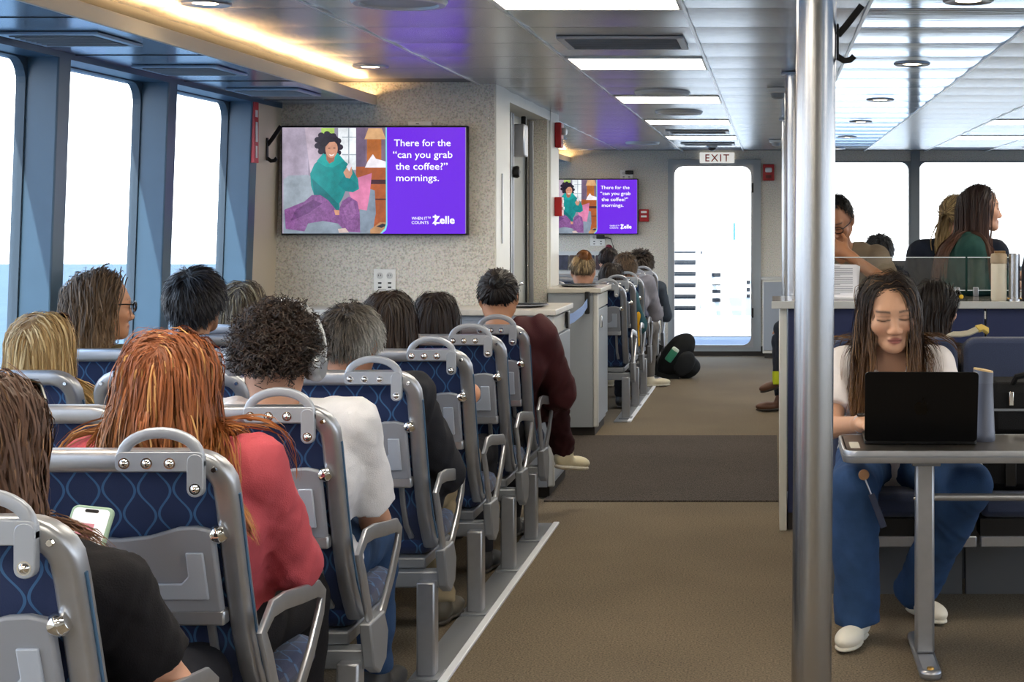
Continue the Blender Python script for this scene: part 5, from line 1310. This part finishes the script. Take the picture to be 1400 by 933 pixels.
# 1 brown hair, black tee, phone
J = pose_seated(AX, ROWY[0], -1.305, 1.150, 1.0, 0.05, 0.35, 0.0, 1.0, hy=0.27)
J['shR'] = V(-1.105, 2.56, 0.785); J['elR'] = V(-1.045, 2.66, 0.59); J['wrR'] = V(-1.285, 2.85, 0.655); J['hdR'] = (V(-0.35, 0.25, 0.8), V(-0.5, 0.8, 0.1))
J['shL'] = V(-1.45, 2.53, 0.785); J['neck'] = V(-1.30, 2.50, 0.865)
wavy = lambda root, tip, **k: dict(style='long', root=root, tip=tip, **k)
pA = person('passenger with long brown hair in a black tee holding a phone', J, black_c, 0.36, dark_t, hair=wavy('#4a3328', '#7e5a42', len=0.34, guides=330, kids=8, wave=0.010, vol=0.12, width=0.003, high=('#9a7450', 0.10), lmin=0.7), tone='#c89478', res=0.007, seed=1, group=G_)
R2 = J['HR'] @ np.array(Matrix.Rotation(math.radians(52), 3, 'X')); glasses(pA, J['head'] + V(0, 0, 0.012), R2, 1.06, 0.02, y=0.005, col='#20241c', dark=True, name='sunglasses')
ph = thing('phone', 'phone in a sage green case held by the brown-haired passenger', 'phone', (-1.292, 2.875, 0.795))
ph.rotation_euler = (math.radians(-28), math.radians(6), 0)
MB().prism(rrect(-0.040, 0.040, -0.075, 0.075, 0.012, 4), 'y', 0, 0.011).build('case', mat('sage_case', '#8ea894', 0.5), ph, bevel=0.003)
scn = MB().prism(rrect(-0.034, 0.034, -0.069, 0.069, 0.008, 4), 'y', -0.0015, 0.0).build('screen', mat('phone_screen', '#101010', 0.2, emit='#f0ece8', estr=0.75), ph, smooth=False)
MB().prism(rrect(-0.013, 0.013, 0.061, 0.0675, 0.003, 3), 'y', -0.0022, -0.0015).build('notch', black_p, scn, smooth=False)
MB().box(-0.02, 0.012, -0.0022, -0.0016, 0.005, 0.04).build('picture', mat('phone_picture', '#101010', 0.3, emit='#d88a90', estr=0.6), scn, smooth=False)

# 2 red hair, pink shirt
J = pose_seated(AX, ROWY[1], -1.262, 1.168, 1.02, 0.1, 0.3, 0.0, 1.05, hy=0.27)
J['shR'] = V(-1.085, 3.22, 0.885); J['elR'] = V(-1.045, 3.36, 0.655); J['wrR'] = V(-1.21, 3.52, 0.62); J['shL'] = V(-1.42, 3.20, 0.885)
def red_cols(U, CR, CT):
    k = np.clip((-U[:, 0]-0.15)*1.6, 0, 1)[:, None]*np.clip(0.8-U[:, 2], 0, 1)[:, None]
    return CR*(1-0.25*k) + V(*lin('#8a5c34'))*0.25*k, CT*(1-k) + V(*lin('#cfae78'))*k
person('passenger with long copper red hair in a pink shirt', J, cloth('pink', '#b04c56', 0.75), 1.0, black_c, hair=wavy('#7d4220', '#a8713f', len=0.365, guides=380, kids=7, wave=0.008, vol=0.17, width=0.003, color_fn=red_cols, var=0.28, high=('#d8a868', 0.06), lmin=0.82), tone='#d8a68c', res=0.008, seed=2, folds=0.009, group=G_)

# 3 curly hair, white tee, headphones
J = pose_seated(AX, ROWY[2], -1.263, 1.172, 1.0, 0.0, 0.3, 0.06, 1.12, hy=0.27)
J['shR'] = V(-1.075, 3.93, 0.885); J['elR'] = V(-1.06, 4.10, 0.60); J['wrR'] = V(-1.14, 4.36, 0.60); J['shL'] = V(-1.45, 3.92, 0.885)
pC = person('passenger with dark curly hair and headphones in a white tee', J, cloth('white', '#dcdce2', 0.8), 0.40, jeans, hair=dict(style='curly', root='#150e0c', tip='#33231b', len=0.062, seg=12, guides=620, kids=4, spread=0.012, wave=0.009, wfreq=2.6, vol=0.14, width=0.0022, fz=0.55, cap=0.06, clump=0.2, var=0.35), tone='#b98a70', res=0.0075, seed=3, group=G_, folds=0.007)
P = local_frame(J['head'], J['HR'], 1.0); hp_m = mat('headphone_silver', '#9ba0a8', 0.35, 0.4)
MB().sweep([P(0.118*math.cos(a), -0.012, 0.0+0.150*math.sin(a)) for a in np.linspace(0.0, math.pi, 15)], rrect(-0.011, 0.011, -0.004, 0.004, 0.003, 2), up=tuple(J['HR'][:, 1])).build('headphone_band', hp_m, pC)
for q in (-1, 1):
    Rm = Matrix([list(r) for r in J['HR']]) @ rot3(0, q*math.pi/2, 0)
    MB().lathe([(0, 0.0), (0.034, 0.0), (0.040, 0.008), (0.040, 0.022), (0.032, 0.032), (0, 0.034)], P(q*0.092, -0.012, -0.012), 22, Rm).build('ear_cup', hp_m, pC)
    MB().lathe([(0, -0.006), (0.032, -0.006), (0.037, 0.0), (0.037, 0.006), (0, 0.007)], P(q*0.088, -0.012, -0.012), 22, Rm).build('ear_pad', black_p, pC)

# 4 grey-haired man
J = pose_seated(AX, ROWY[3], -1.305, 1.148, 1.02, -0.15, 0.25, 0.03, 1.12, hy=0.25)
J['shR'] = V(-1.12, 4.74, 0.86); J['elR'] = V(-1.055, 4.92, 0.60); J['wrR'] = V(-1.15, 5.14, 0.58)
def grey_cols(U, CR, CT):
    k = np.clip(np.abs(U[:, 0])*1.5 - 0.75 + 0.5*np.clip(-U[:, 2], 0, 1), 0, 0.85)[:, None]
    return CR*(1-k) + V(*lin('#9a9a98'))*k, CT*(1-k) + V(*lin('#b4b4b2'))*k
short = lambda root, tip, **k: dict(dict(style='short', root=root, tip=tip, len=0.045, seg=6, guides=520, kids=4, spread=0.006, wave=0.002, vol=0.06, width=0.0022, fz=0.62, cap=0.04, clump=0.3, var=0.3), **k)
person('man with short greying hair in a dark jacket', J, cloth('charcoal', '#25262c'), 1.0, khaki, '#4a4438', hair=short('#241f1d', '#5b544c', color_fn=grey_cols), tone='#b07c60', res=0.0075, seed=4, thick=0.022, folds=0.012, group=G_, shirt_name='jacket')
# 5 brown-haired woman, bare elbow
J = pose_seated(AX, ROWY[4], -1.385, 1.150, 1.0, 0.35, 0.2, 0.05, 0.95, hy=0.26)
J['shR'] = V(-1.225, 5.52, 0.855); J['elR'] = V(-1.155, 5.62, 0.77); J['elR'] = V(-1.118, 5.66, 0.765); J['wrR'] = V(-1.30, 5.82, 0.78)
person('woman with straight brown hair and a bare elbow beyond the grey-haired man', J, cloth('taupe', '#8a7a68'), 0.3, dark_t, hair=wavy('#23160f', '#3e271a', len=0.42, guides=260, kids=5, wave=0.004, vol=0.10, width=0.0036), tone='#c89070', seed=5, group=G_)
# 6 dark-haired woman
J = pose_seated(AX, ROWY[5], -1.362, 1.115, 0.98, 0.1, 0.2, 0.0, 0.9, hy=0.26)
person('woman with smooth dark brown hair, second from the large screen', J, cloth('rust', '#8c3a30'), 1.0, dark_t, hair=wavy('#1c1110', '#3a231c', len=0.40, guides=240, kids=5, wave=0.003, vol=0.09, width=0.0036), tone='#c89070', seed=6, group=G_)
# 7 burgundy jacket, leg crossed into the aisle
J = pose_seated(AX, ROWY[6], -1.205, 1.190, 1.0, 0.15, 0.05, -0.05, 1.12, hy=0.23)
J['shR'] = V(-1.03, 6.78, 0.90); J['elR'] = V(-0.965, 6.98, 0.62); J['wrR'] = V(-1.08, 7.16, 0.56)
J['knR'] = V(-1.02, 7.16, 0.56); J['anR'] = V(-0.985, 7.28, 0.30); J['toeR'] = V(-0.90, 7.43, 0.27); J['freeR'] = True
pG = person('passenger in a burgundy jacket with a pale shoe out in the aisle', J, cloth('burgundy', '#3f1a1f', 0.7), 1.0, cloth('wine_trousers', '#33161b'), '#cfc6a8', hair=dict(style='tied', root='#120d0c', tip='#2a1c18', len=0.12, seg=8, guides=420, kids=4, tie=V(0, -0.10, 0.06), vol=0.05, width=0.003, buns=[((0, -0.105, 0.065), 0.035)]), tone='#c08a68', seed=7, thick=0.03, folds=0.014, group=G_, shirt_name='jacket')
R2 = J['HR'] @ np.array(Matrix.Rotation(math.radians(50), 3, 'X')); glasses(pG, J['head'], R2, 1.06, 0.02, col='#241812', dark=True, name='sunglasses')

# window seats
J = pose_seated(WX_, ROWY[3], -2.262, 1.118, 1.0, 0.05, 0.1, 0.0, 0.95)
pW = person('blonde woman with sunglasses pushed up by the nearest window', J, cloth('sand', '#b5a68c'), 1.0, dark_t, hair=wavy('#94744a', '#d3b57c', len=0.42, guides=280, kids=6, wave=0.003, vol=0.11, width=0.0034, high=('#e8d4a4', 0.2), pw=0.7), tone='#d8a68c', seed=8, group=G_)
R2 = J['HR'] @ np.array(Matrix.Rotation(math.radians(58), 3, 'X')); glasses(pW, J['head'] + V(0, 0, 0.01), R2, 1.08, 0.02, col='#4a2c18', dark=True, name='sunglasses')
J = pose_seated(WX_+0.02, ROWY[4], -2.415, 1.228, 1.04, -0.95, 0.05, 0.0, 0.85); J['shL'] += V(0.08, 0, 0); J['elL'] += V(0.12, 0, 0); J['wrL'] += V(0.1, 0, 0)
pX = person('passenger with wavy light brown hair turned sideways by the window', J, cloth('olive', '#6e6248'), 1.0, dark_t, hair=wavy('#43301f', '#8a6c4c', len=0.34, guides=320, kids=6, wave=0.008, wfreq=1.8, vol=0.15, width=0.003, var=0.12, spread=0.010, high=('#94775a', 0.12), lmin=0.75, sweep=-0.9, fz=0.72), tone='#c8906c', detail=True, seed=9, group=G_)
glasses(pX, J['head'], J['HR'], 1.04, 0.0, col='#141216', dark=True, name='sunglasses')
J = pose_seated(WX_, ROWY[5], -2.325, 1.212, 1.10, -0.2, 0.0, -0.04, 1.1)
person('man with thick black hair in front of the middle window post', J, cloth('navy_shirt', '#252b3c'), 1.0, dark_t, hair=short('#0e0d10', '#26242a', len=0.07, vol=0.10, guides=560, width=0.0028, nape=-0.75), tone='#a87858', seed=10, group=G_)
J = pose_seated(WX_, ROWY[6], -2.335, 1.135, 1.0, 0.0, 0.1, 0.0, 0.95)
person('passenger with ash blonde hair in the foremost window seat', J, cloth('grey_knit', '#7d7a78'), 1.0, dark_t, hair=wavy('#4c4034', '#8f8468', len=0.36, guides=260, kids=5, wave=0.003, vol=0.12, width=0.0036, high=('#b9ae90', 0.25)), tone='#cfa088', seed=11, group=G_)

# ------------------------------------------------------------------ passengers in the far rows
FX = AISLE_X + 0.02; GF = 'passengers in the far rows'
J = pose_seated(FX, FROWY[0], -1.345, 1.165, 1.0, 0, 0.1)
person('far passenger with a streaked blonde and brown bun', J, black_c, 1.0, dark_t, hair=dict(style='tied', root='#5e4d3a', tip='#a08a66', len=0.13, seg=7, guides=240, kids=4, tie=V(0.01, -0.06, 0.09), vol=0.08, width=0.005, high=('#d0b488', 0.3), buns=[((0.012, -0.06, 0.10), 0.052, '#7a4a20'), ((-0.03, -0.075, 0.06), 0.04, '#b89a70')]), res=0.011, seed=12, group=GF, hands=False)
J = pose_seated(FX, FROWY[1], -1.225, 1.085, 1.0, 0, 0.3)
J['shR'] = V(-1.10, 11.66, 0.83); J['elR'] = V(-1.04, 11.85, 0.60)
pT = person('far passenger in a teal jacket with a yellow panel', J, cloth('teal', '#2c5560'), 1.0, dark_t, '#3a3026', hair=wavy('#1e1410', '#3a2418', len=0.2, guides=160, kids=4, vol=0.09, width=0.005), res=0.011, seed=13, thick=0.025, group=GF, hands=False, shirt_name='jacket')
F = SDF((-1.16, 11.5, 0.36), (-0.96, 11.9, 0.80), 0.01); F.cone((-1.06, 11.72, 0.70), (-1.05, 11.78, 0.46), 0.05, 0.035, 0.02); F.folds(0.006, 40, 2); F.obj('yellow_panel', cloth('yellow', '#d8a41c'), pT)
J = pose_seated(FX, FROWY[2], -1.19, 1.150, 1.04, 0.1, 0.2, 0, 1.12)
J['shR'] = V(-1.01, 12.42, 0.90); J['elR'] = V(-0.955, 12.6, 0.64); J['wrR'] = V(-1.06, 12.8, 0.66)
J['hiR'] = V(-1.12, 12.58, 0.52); J['knR'] = V(-1.02, 12.92, 0.52); J['anR'] = V(-1.045, 12.98, 0.09); J['toeR'] = V(-0.86, 13.06, 0.035)
person('far man in a grey top leaning out with one foot in the aisle', J, cloth('soft_grey', '#90909c'), 0.8, cloth('grey_trousers', '#6e6a66'), '#cfc6ae', hair=short('#3a2c20', '#6a5440', vol=0.05, guides=300, width=0.004), tone='#c08a6c', res=0.010, seed=14, group=GF, folds=0.008)
J = pose_seated(FX, FROWY[3], -1.40, 1.175, 0.96, 0, 0.1)
person('far passenger with dark hair and a dark red hair tie', J, black_c, 1.0, dark_t, hair=dict(style='tied', root='#1a1214', tip='#2e2024', len=0.12, seg=7, guides=200, kids=4, tie=V(0.0, -0.02, 0.115), vol=0.05, width=0.005, buns=[((0.0, -0.02, 0.12), 0.030, '#6e1830')]), res=0.011, seed=15, group=GF, hands=False)
J = pose_seated(FX, FROWY[4], -1.185, 1.130, 1.0, 0, 0.1)
person('far passenger with short dark hair nearest the far wall', J, cloth('slate', '#3c4450'), 1.0, dark_t, hair=short('#1f1a18', '#42362e', len=0.06, vol=0.14, lift=0.5, stand=1, guides=260, width=0.0045), res=0.011, seed=16, group=GF, hands=False)

# ------------------------------------------------------------------ woman with the laptop
J = dict(s=1.10, rt=V(-1, 0, 0), fw=V(0, -1, 0), w=1.02)
J['HR'] = np.array(Matrix.Rotation(math.pi + math.radians(7), 3, 'Z') @ Matrix.Rotation(math.radians(-9), 3, 'X') @ Matrix.Rotation(math.radians(3), 3, 'Y'))
J['head'] = V(0.413, 5.43, 1.077); J['neck'] = V(0.420, 5.525, 0.935); J['chest'] = V(0.425, 5.56, 0.80); J['waist'] = V(0.43, 5.59, 0.67); J['pel'] = V(0.43, 5.62, 0.535)
J['shR'] = V(0.245, 5.53, 0.880); J['shL'] = V(0.590, 5.53, 0.885); J['elR'] = V(0.205, 5.40, 0.675); J['elL'] = V(0.655, 5.42, 0.665); J['wrR'] = V(0.300, 5.14, 0.722); J['wrL'] = V(0.50, 5.10, 0.722)
J['hdR'] = (V(0.35, -0.9, 0.02), V(0, 0, -1)); J['hdL'] = (V(-0.2, -0.9, 0.02), V(0, 0, -1))
J['hiR'] = V(0.33, 5.58, 0.52); J['hiL'] = V(0.53, 5.58, 0.52); J['knR'] = V(0.268, 5.10, 0.51); J['knL'] = V(0.655, 5.16, 0.51)
J['hem'] = 0.04; J['anR'] = V(0.285, 5.13, 0.10); J['toeR'] = V(0.235, 4.98, 0.04); J['anL'] = V(0.515, 5.47, 0.10); J['toeL'] = V(0.60, 5.27, 0.04)
def wh(U, CR, CT): return CR, CT
pL = person('woman in a white top and blue jeans working at a laptop', J, cloth('white_tee', '#e6dfdd', 0.8), 0.34, cloth('blue_jeans', '#2f4a72', bump=0.35, bscale=500, var=0.22), '#e2ddd0', tone='#c99a7c', detail=True, res=0.0042, seed=20, neckline='v', flare=0.03, wx=1.10, folds=0.006,
            hair=wavy('#1d1412', '#7a5636', len=0.42, guides=420, kids=6, part=0.12, wave=0.009, vol=0.22, width=0.0022, fz=0.68, pw=1.8, high=('#9c7448', 0.10), sweep=-0.40, lift=0.05, grav=0.28, rand=0.015, lmin=0.8), lipc='#94504e')
P = local_frame(J['head'], J['HR'], 1.1)
MB().tube([J['wrR'] + V(0.030*math.cos(a)*0.9, 0.0+0.012*math.sin(a)*0, 0.030*math.sin(a)) for a in np.linspace(0, 6.283, 19)[:-1]], 0.0045, 8, closed=True, up=(0, 1, 0)).build('watch_band', mat('watch_silver', '#c8ccd4', 0.3, 0.6), pL)
MB().lathe([(0, 0), (0.014, 0), (0.015, 0.004), (0.012, 0.009), (0, 0.010)], tuple(J['wrR'] + V(-0.004, -0.01, 0.028)), 18).build('watch_face', black_p, pL)
rl_ = MB().lathe([(0, 0), (0.017, 0), (0.018, 0.004), (0.015, 0.008), (0, 0.009)], (0.298, 5.008, 0.574), 22, rot3(math.pi/2)).build('badge_reel', mat('tan_badge_reel', '#a87c58', 0.5), pL)
MB().tube([(0.302, 5.004, 0.56), (0.312, 5.0, 0.535), (0.322, 5.0, 0.51)], 0.003, 6).build('cord', alu, rl_)
MB().sweep([(0.322, 5.0, 0.512), (0.342, 4.995, 0.46), (0.362, 4.995, 0.405)], rrect(-0.011, 0.011, -0.003, 0.003, 0.002, 1), up=(0, -1, 0)).build('badge_strap', mat('navy_strap', '#27304a', 0.6), rl_)

# ------------------------------------------------------------------ people at the bar
J = dict(s=1.06, rt=V(-1, 0, 0), fw=V(0, -1, 0), w=1.15)
J['HR'] = np.array(Matrix.Rotation(math.pi - math.radians(14), 3, 'Z') @ Matrix.Rotation(math.radians(-28), 3, 'X') @ Matrix.Rotation(math.radians(6), 3, 'Y'))
J['head'] = V(0.318, 7.74, 1.405); J['neck'] = V(0.345, 7.86, 1.27); J['chest'] = V(0.36, 7.92, 1.12); J['waist'] = V(0.37, 7.98, 0.98); J['pel'] = V(0.37, 8.03, 0.82)
J['shR'] = V(0.14, 7.86, 1.205); J['shL'] = V(0.535, 7.86, 1.215); J['elL'] = V(0.575, 7.53, 1.085); J['wrL'] = V(0.372, 7.585, 1.235); J['elR'] = V(0.12, 7.60, 1.08); J['wrR'] = V(0.27, 7.48, 1.10)
J['hdL'] = (V(-0.75, 0.1, 0.45), V(-0.3, 0.9, 0.2)); J['hdR'] = (V(0.5, -0.2, 0.1), V(0, 0, -1))
for n, q in (('R', -1), ('L', 1)):
    J['hi'+n] = V(0.37+q*0.09, 8.0, 0.80); J['kn'+n] = V(0.37+q*0.12, 7.62, 0.76); J['an'+n] = V(0.37+q*0.12, 7.66, 0.35); J['toe'+n] = V(0.37+q*0.12, 7.52, 0.3)
pM = person('man with glasses reading papers at the bar, hand on his face', J, cloth('tan_tee', '#8a7c6a'), 0.40, dark_t, tone='#b07a58', detail=True, res=0.0055, seed=21, hair=short('#121010', '#2a2624', len=0.022, fz=0.82, vol=0.04), hcurl=0.9)
glasses(pM, J['head'], J['HR'], 1.06, -0.002, col='#1a1614')
J = dict(s=0.98, rt=V(0, -1, 0), fw=V(1, 0, 0), w=0.95)
J['HR'] = headR(-math.pi/2, 0.02, 0.0); J['head'] = V(1.045, 7.70, 1.468); J['neck'] = V(0.985, 7.70, 1.315); J['chest'] = V(0.965, 7.70, 1.18); J['waist'] = V(0.94, 7.72, 1.02); J['pel'] = V(0.90, 7.76, 0.86)
J['shR'] = V(0.975, 7.535, 1.265); J['shL'] = V(0.975, 7.86, 1.265); J['elR'] = V(0.985, 7.545, 1.09); J['wrR'] = V(1.19, 7.62, 1.08); J['elL'] = V(1.05, 7.88, 1.08); J['wrL'] = V(1.24, 7.80, 1.12)
J['hdR'] = (V(1, 0.1, 0), V(0, 0, -1)); J['hdL'] = (V(1, -0.1, 0.1), V(0, 0, -1))
for n, q in (('R', -1), ('L', 1)):
    J['hi'+n] = V(0.92, 7.76+q*0.08, 0.84); J['kn'+n] = V(1.28, 7.76+q*0.09, 0.80); J['an'+n] = V(1.24, 7.76+q*0.09, 0.38); J['toe'+n] = V(1.4, 7.76+q*0.09, 0.32)
person('woman in profile with long straight dark hair and a green sweater', J, cloth('forest_green', '#23443f'), 1.0, dark_t, tone='#cf9c80', detail=True, res=0.0055, seed=22, hair=wavy('#1e1314', '#6a4636', len=0.52, guides=380, kids=5, part=0.0, wave=0.003, vol=0.09, width=0.0028, fz=0.70, pw=1.2, sweep=-0.8, grav=0.30, lmin=0.85))
J = pose_seated(0.90, 8.15, 1.01, 1.545, 0.98, -0.7, 0.05, 0, 1.15, hy=0.25, seatz=0.84)
person('passenger in a dark jacket with a blonde ponytail behind the woman in green', J, cloth('ink_jacket', '#1c2230'), 1.0, dark_t, hair=dict(style='tied', root='#5c4a34', tip='#a88c5c', len=0.13, seg=7, guides=240, kids=4, tie=V(0, -0.10, 0.02), vol=0.05, width=0.004, tail=((0, -0.10, 0.02), 0.28, 0.05), high=('#d8bc84', 0.3)), tone='#d0a088', res=0.009, seed=23, thick=0.035, hands=False, shirt_name='jacket')
J = pose_seated(0.69, 9.75, 0.69, 1.315, 0.98, 0.3, 0.1, 0, 1.0, free=True)
person('small distant passenger with dark hair before the front windows', J, cloth('slate', '#3c4450'), 1.0, dark_t, hair=short('#17181c', '#2e3036', guides=240, width=0.004, vol=0.10), res=0.011, seed=24, hands=False)
# person behind the booth with sunglasses in the hair
J = pose_seated(0.66, 5.86, 0.655, 1.160, 0.98, -1.25, 0.5, 0.1, 0.9, hy=0.38, free=True)
pS = person('passenger with sunglasses on dark hair bending behind the booth', J, black_c, 1.0, dark_t, hair=wavy('#150f0e', '#3a2418', len=0.30, guides=260, kids=5, wave=0.006, vol=0.10, width=0.003, fz=0.68, sweep=-0.5), tone='#d0a084', detail=True, res=0.007, seed=25, hands=False)
R2 = J['HR'] @ np.array(Matrix.Rotation(math.radians(50), 3, 'X')); gs = glasses(pS, J['head'] + V(0, 0, 0.01), R2, 1.08, 0.02, col='#0f0f12', dark=True, name='sunglasses')
P = local_frame(J['head'], R2, 1.08); MB().lathe([(0, 0), (0.010, 0), (0.008, 0.006), (0, 0.007)], P(0.06, 0.10, 0.025), 14, rot3(1.3)).build('yellow_clip', mat('yellow_clip', '#d8b020', 0.4), pS)
# person across the far aisle, feet crossed towards it
J = dict(s=1.0, rt=V(0, 1, 0), fw=V(-1, 0, 0), w=1.05, HR=headR(math.pi/2, 0.2, 0)); J['head'] = V(0.36, 11.5, 1.11); J['neck'] = V(0.42, 11.5, 0.96); J['chest'] = V(0.44, 11.5, 0.82); J['waist'] = V(0.47, 11.5, 0.66); J['pel'] = V(0.50, 11.5, 0.52)
for n, q in (('R', 1), ('L', -1)):
    J['sh'+n] = V(0.42, 11.5+q*0.17, 0.91); J['hi'+n] = V(0.48, 11.5+q*0.09, 0.51); J['hd'+n] = (V(-1, 0, 0), V(0, 0, -1))
J['elL'] = V(0.12, 11.28, 0.93); J['wrL'] = V(0.25, 11.35, 1.05); J['elR'] = V(0.35, 11.74, 0.68); J['wrR'] = V(0.15, 11.6, 0.6)
J['knL'] = V(0.08, 11.42, 0.60); J['anL'] = V(0.07, 11.30, 0.26); J['toeL'] = V(-0.13, 11.24, 0.20); J['freeL'] = True; J['knR'] = V(0.06, 11.52, 0.50); J['anR'] = V(0.06, 11.35, 0.11); J['toeR'] = V(-0.14, 11.28, 0.04)
pR = person('passenger mostly hidden by the poles, brown shoes stretched into the aisle', J, cloth('slate', '#3c4450'), 0.4, cloth('navy_trousers', '#20242f'), '#5a3826', hair=short('#1f1a18', '#42362e', guides=240, width=0.004), res=0.010, seed=26, folds=0.006)
MB().tube([(0.05, 11.26, 0.205), (0.05, 11.27, 0.30)], 0.05, 12).build('yellow_sock', cloth('lime', '#b8c62a'), pR)
b3 = booth('navy bench seat under the brown-shoed passenger', 0.0, 11.5, -math.pi/2); b3.location = (0.80, 11.5, 0)
for lab, x, y in (('bar stool of the man reading papers', 0.37, 8.06), ('bar stool of the woman in the green sweater', 0.88, 7.76), ('bar stool of the passenger in the dark jacket', 0.90, 8.56)):
    t = thing('bar_stool', lab, 'stool', (x, y, 0))
    MB().lathe([(0, 0.66), (0.17, 0.66), (0.185, 0.68), (0.18, 0.715), (0, 0.725)], (0,0,0), 26).build('seat', navy_fab, t); MB().tube([(0, 0, 0.02), (0, 0, 0.66)], 0.028, 14, up=(1, 0, 0)).build('post', steel, t)
    MB().lathe([(0, 0), (0.20, 0), (0.20, 0.012), (0.05, 0.03), (0, 0.03)], (0,0,0), 26).build('base', steel, t)
t = thing('passenger_seat', 'plain seat under the small distant passenger', 'seat', (0.69, 9.75, 0))
MB().box(-0.23, 0.23, 0.26, 0.66, 0.30, 0.42).build('seat_cushion', navy_fab, t, bevel=0.03); MB().box(-0.23, 0.23, 0.02, 0.12, 0.35, 1.04).build('backrest', navy_fab, t, bevel=0.03); MB().box(-0.18, 0.18, 0.2, 0.6, 0, 0.30).build('base', dark_alu, t, smooth=False)

# ------------------------------------------------------------------ bags and loose things
t = thing('backpack', 'black backpack leaning on the floor beside the far seats', 'backpack', (-0.83, 13.72, 0))
bp_m = cloth('backpack_black', '#17191c', 0.7, bump=0.3, bscale=300)
F = SDF((-0.30, -0.22, -0.02), (0.30, 0.22, 0.52), 0.009)
Rb = np.array(rot3(0, 0.62, 0)); F.ell((-0.03, 0, 0.20), (0.125, 0.11, 0.235), 0.03, Rb); F.ell((0.06, 0, 0.10), (0.13, 0.11, 0.10), 0.05); F.halfspace((0, 0, 0.0), (0, 0, -1)); F.folds(0.005, 22, 3); F.d = np.maximum(F.d, -F.ax[2][None, None, :].astype(np.float32)); F.obj('body', bp_m, t)
F = SDF((-0.25, -0.25, 0.0), (0.30, 0.1, 0.4), 0.009); F.ell((0.05, -0.095, 0.14), (0.085, 0.035, 0.12), 0.02, Rb); F.folds(0.003, 30, 4); F.obj('front_pocket', cloth('backpack_grey', '#23262a', 0.7), t)
MB().sweep([(-0.16, -0.06, 0.30), (-0.22, -0.08, 0.18), (-0.20, -0.08, 0.05), (-0.10, -0.08, 0.015), (0.0, -0.08, 0.02)], rrect(-0.022, 0.022, -0.004, 0.004, 0.002, 1), up=(0, -1, 0)).build('strap', bp_m, t)
t = thing('drink_can', 'green and white can tucked in the backpack side pocket', 'can', (-0.885, 13.575, 0.225)); t.rotation_euler = (0, 0.62, 0)
MB().lathe([(0, -0.07), (0.03, -0.07), (0.034, -0.062), (0.034, 0.04), (0, 0.04)], (0,0,0), 22).build('can_body', mat('green_can', '#3f9478', 0.4), t)
MB().lathe([(0, 0.04), (0.034, 0.04), (0.033, 0.058), (0.026, 0.066), (0, 0.066)], (0,0,0), 22).build('can_top', mat('pale_can', '#cfe0d4', 0.35), t)
lug = cloth('luggage_black', '#0f1013', 0.6, bump=0.3, bscale=300)
t = thing('duffel_bag', 'black bag with carry handle on the booth seat, above the other', 'bag', (1.02, 5.60, 0.625))
MB().box(-0.25, 0.25, -0.13, 0.12, 0, 0.20).build('body', lug, t, bevel=0.035); MB().box(-0.25, 0.25, -0.135, -0.128, 0.10, 0.108).build('zip', dark_alu, t, smooth=False)
MB().tube([(-0.17, -0.10, 0.17), (-0.15, -0.12, 0.22), (-0.05, -0.12, 0.245), (0.08, -0.12, 0.235), (0.15, -0.11, 0.18)], 0.011, 8).build('carry_handle', lug, t)
for x in (-0.17, -0.05): MB().box(x-0.008, x+0.008, -0.142, -0.13, 0.12, 0.17).build('buckle', chrome, t, bevel=0.002)
MB().box(-0.12, -0.09, -0.142, -0.132, 0.02, 0.03).build('tag', mat('green_tag', '#3a7a4a', 0.5), t, smooth=False)
t = thing('luggage_case', 'black luggage lying on the booth seat under the table edge', 'luggage', (1.02, 5.58, 0.445))
MB().box(-0.29, 0.25, -0.16, 0.15, 0.0, 0.18).build('body', lug, t, bevel=0.03); MB().box(-0.02, 0.10, -0.166, -0.158, 0.11, 0.125).build('badge', mat('badge_grey', '#8f9298', 0.4), t, smooth=False)
MB().box(-0.20, -0.16, -0.168, -0.158, 0.02, 0.12).build('strap', black_p, t, bevel=0.003)
t = thing('plastic_bag', 'crumpled pale plastic bag between the woman and the luggage', 'bag', (0.665, 5.36, 0.445))
F = SDF((-0.16, -0.16, -0.02), (0.16, 0.16, 0.20), 0.007); F.ell((0, 0, 0.07), (0.075, 0.08, 0.085), 0.02); F.ell((-0.03, -0.03, 0.13), (0.04, 0.04, 0.03), 0.02); F.folds(0.012, 60, 8); F.d = np.maximum(F.d, -F.ax[2][None, None, :].astype(np.float32)); F.obj('bag_body', mat('pale_plastic', '#b4b0ae', 0.35, bump=0.3, bscale=40), t)
MB().sweep([(-0.05, -0.03, 0.15), (-0.06, -0.04, 0.19), (-0.02, -0.05, 0.20), (0.02, -0.04, 0.16)], rrect(-0.012, 0.012, -0.001, 0.001, 0.0005, 1)).build('bag_handle', mat('pale_plastic', '#b4b0ae'), t)
t = thing('canvas_strap', 'cream and yellow bag strap draped over the booth backs', 'strap', (0.735, 5.92, 0.955))
MB().sweep([(-0.06, 0.03, 0.0), (-0.04, 0.0, 0.010), (-0.01, 0.0, 0.010), (0.02, 0.0, 0.014), (0.055, 0.01, 0.028), (0.085, 0.02, 0.030)], rrect(-0.014, 0.014, -0.005, 0.005, 0.004, 2), up=(0, -0.6, 0.8)).build('webbing', cloth('cream', '#b9b2a0'), t)
MB().sweep([(0.055, 0.008, 0.030), (0.075, 0.016, 0.034), (0.098, 0.024, 0.020)], rrect(-0.016, 0.016, -0.008, 0.008, 0.004, 2), up=(0, -0.6, 0.8)).build('yellow_tab', cloth('straw_yellow', '#cdb060'), t)
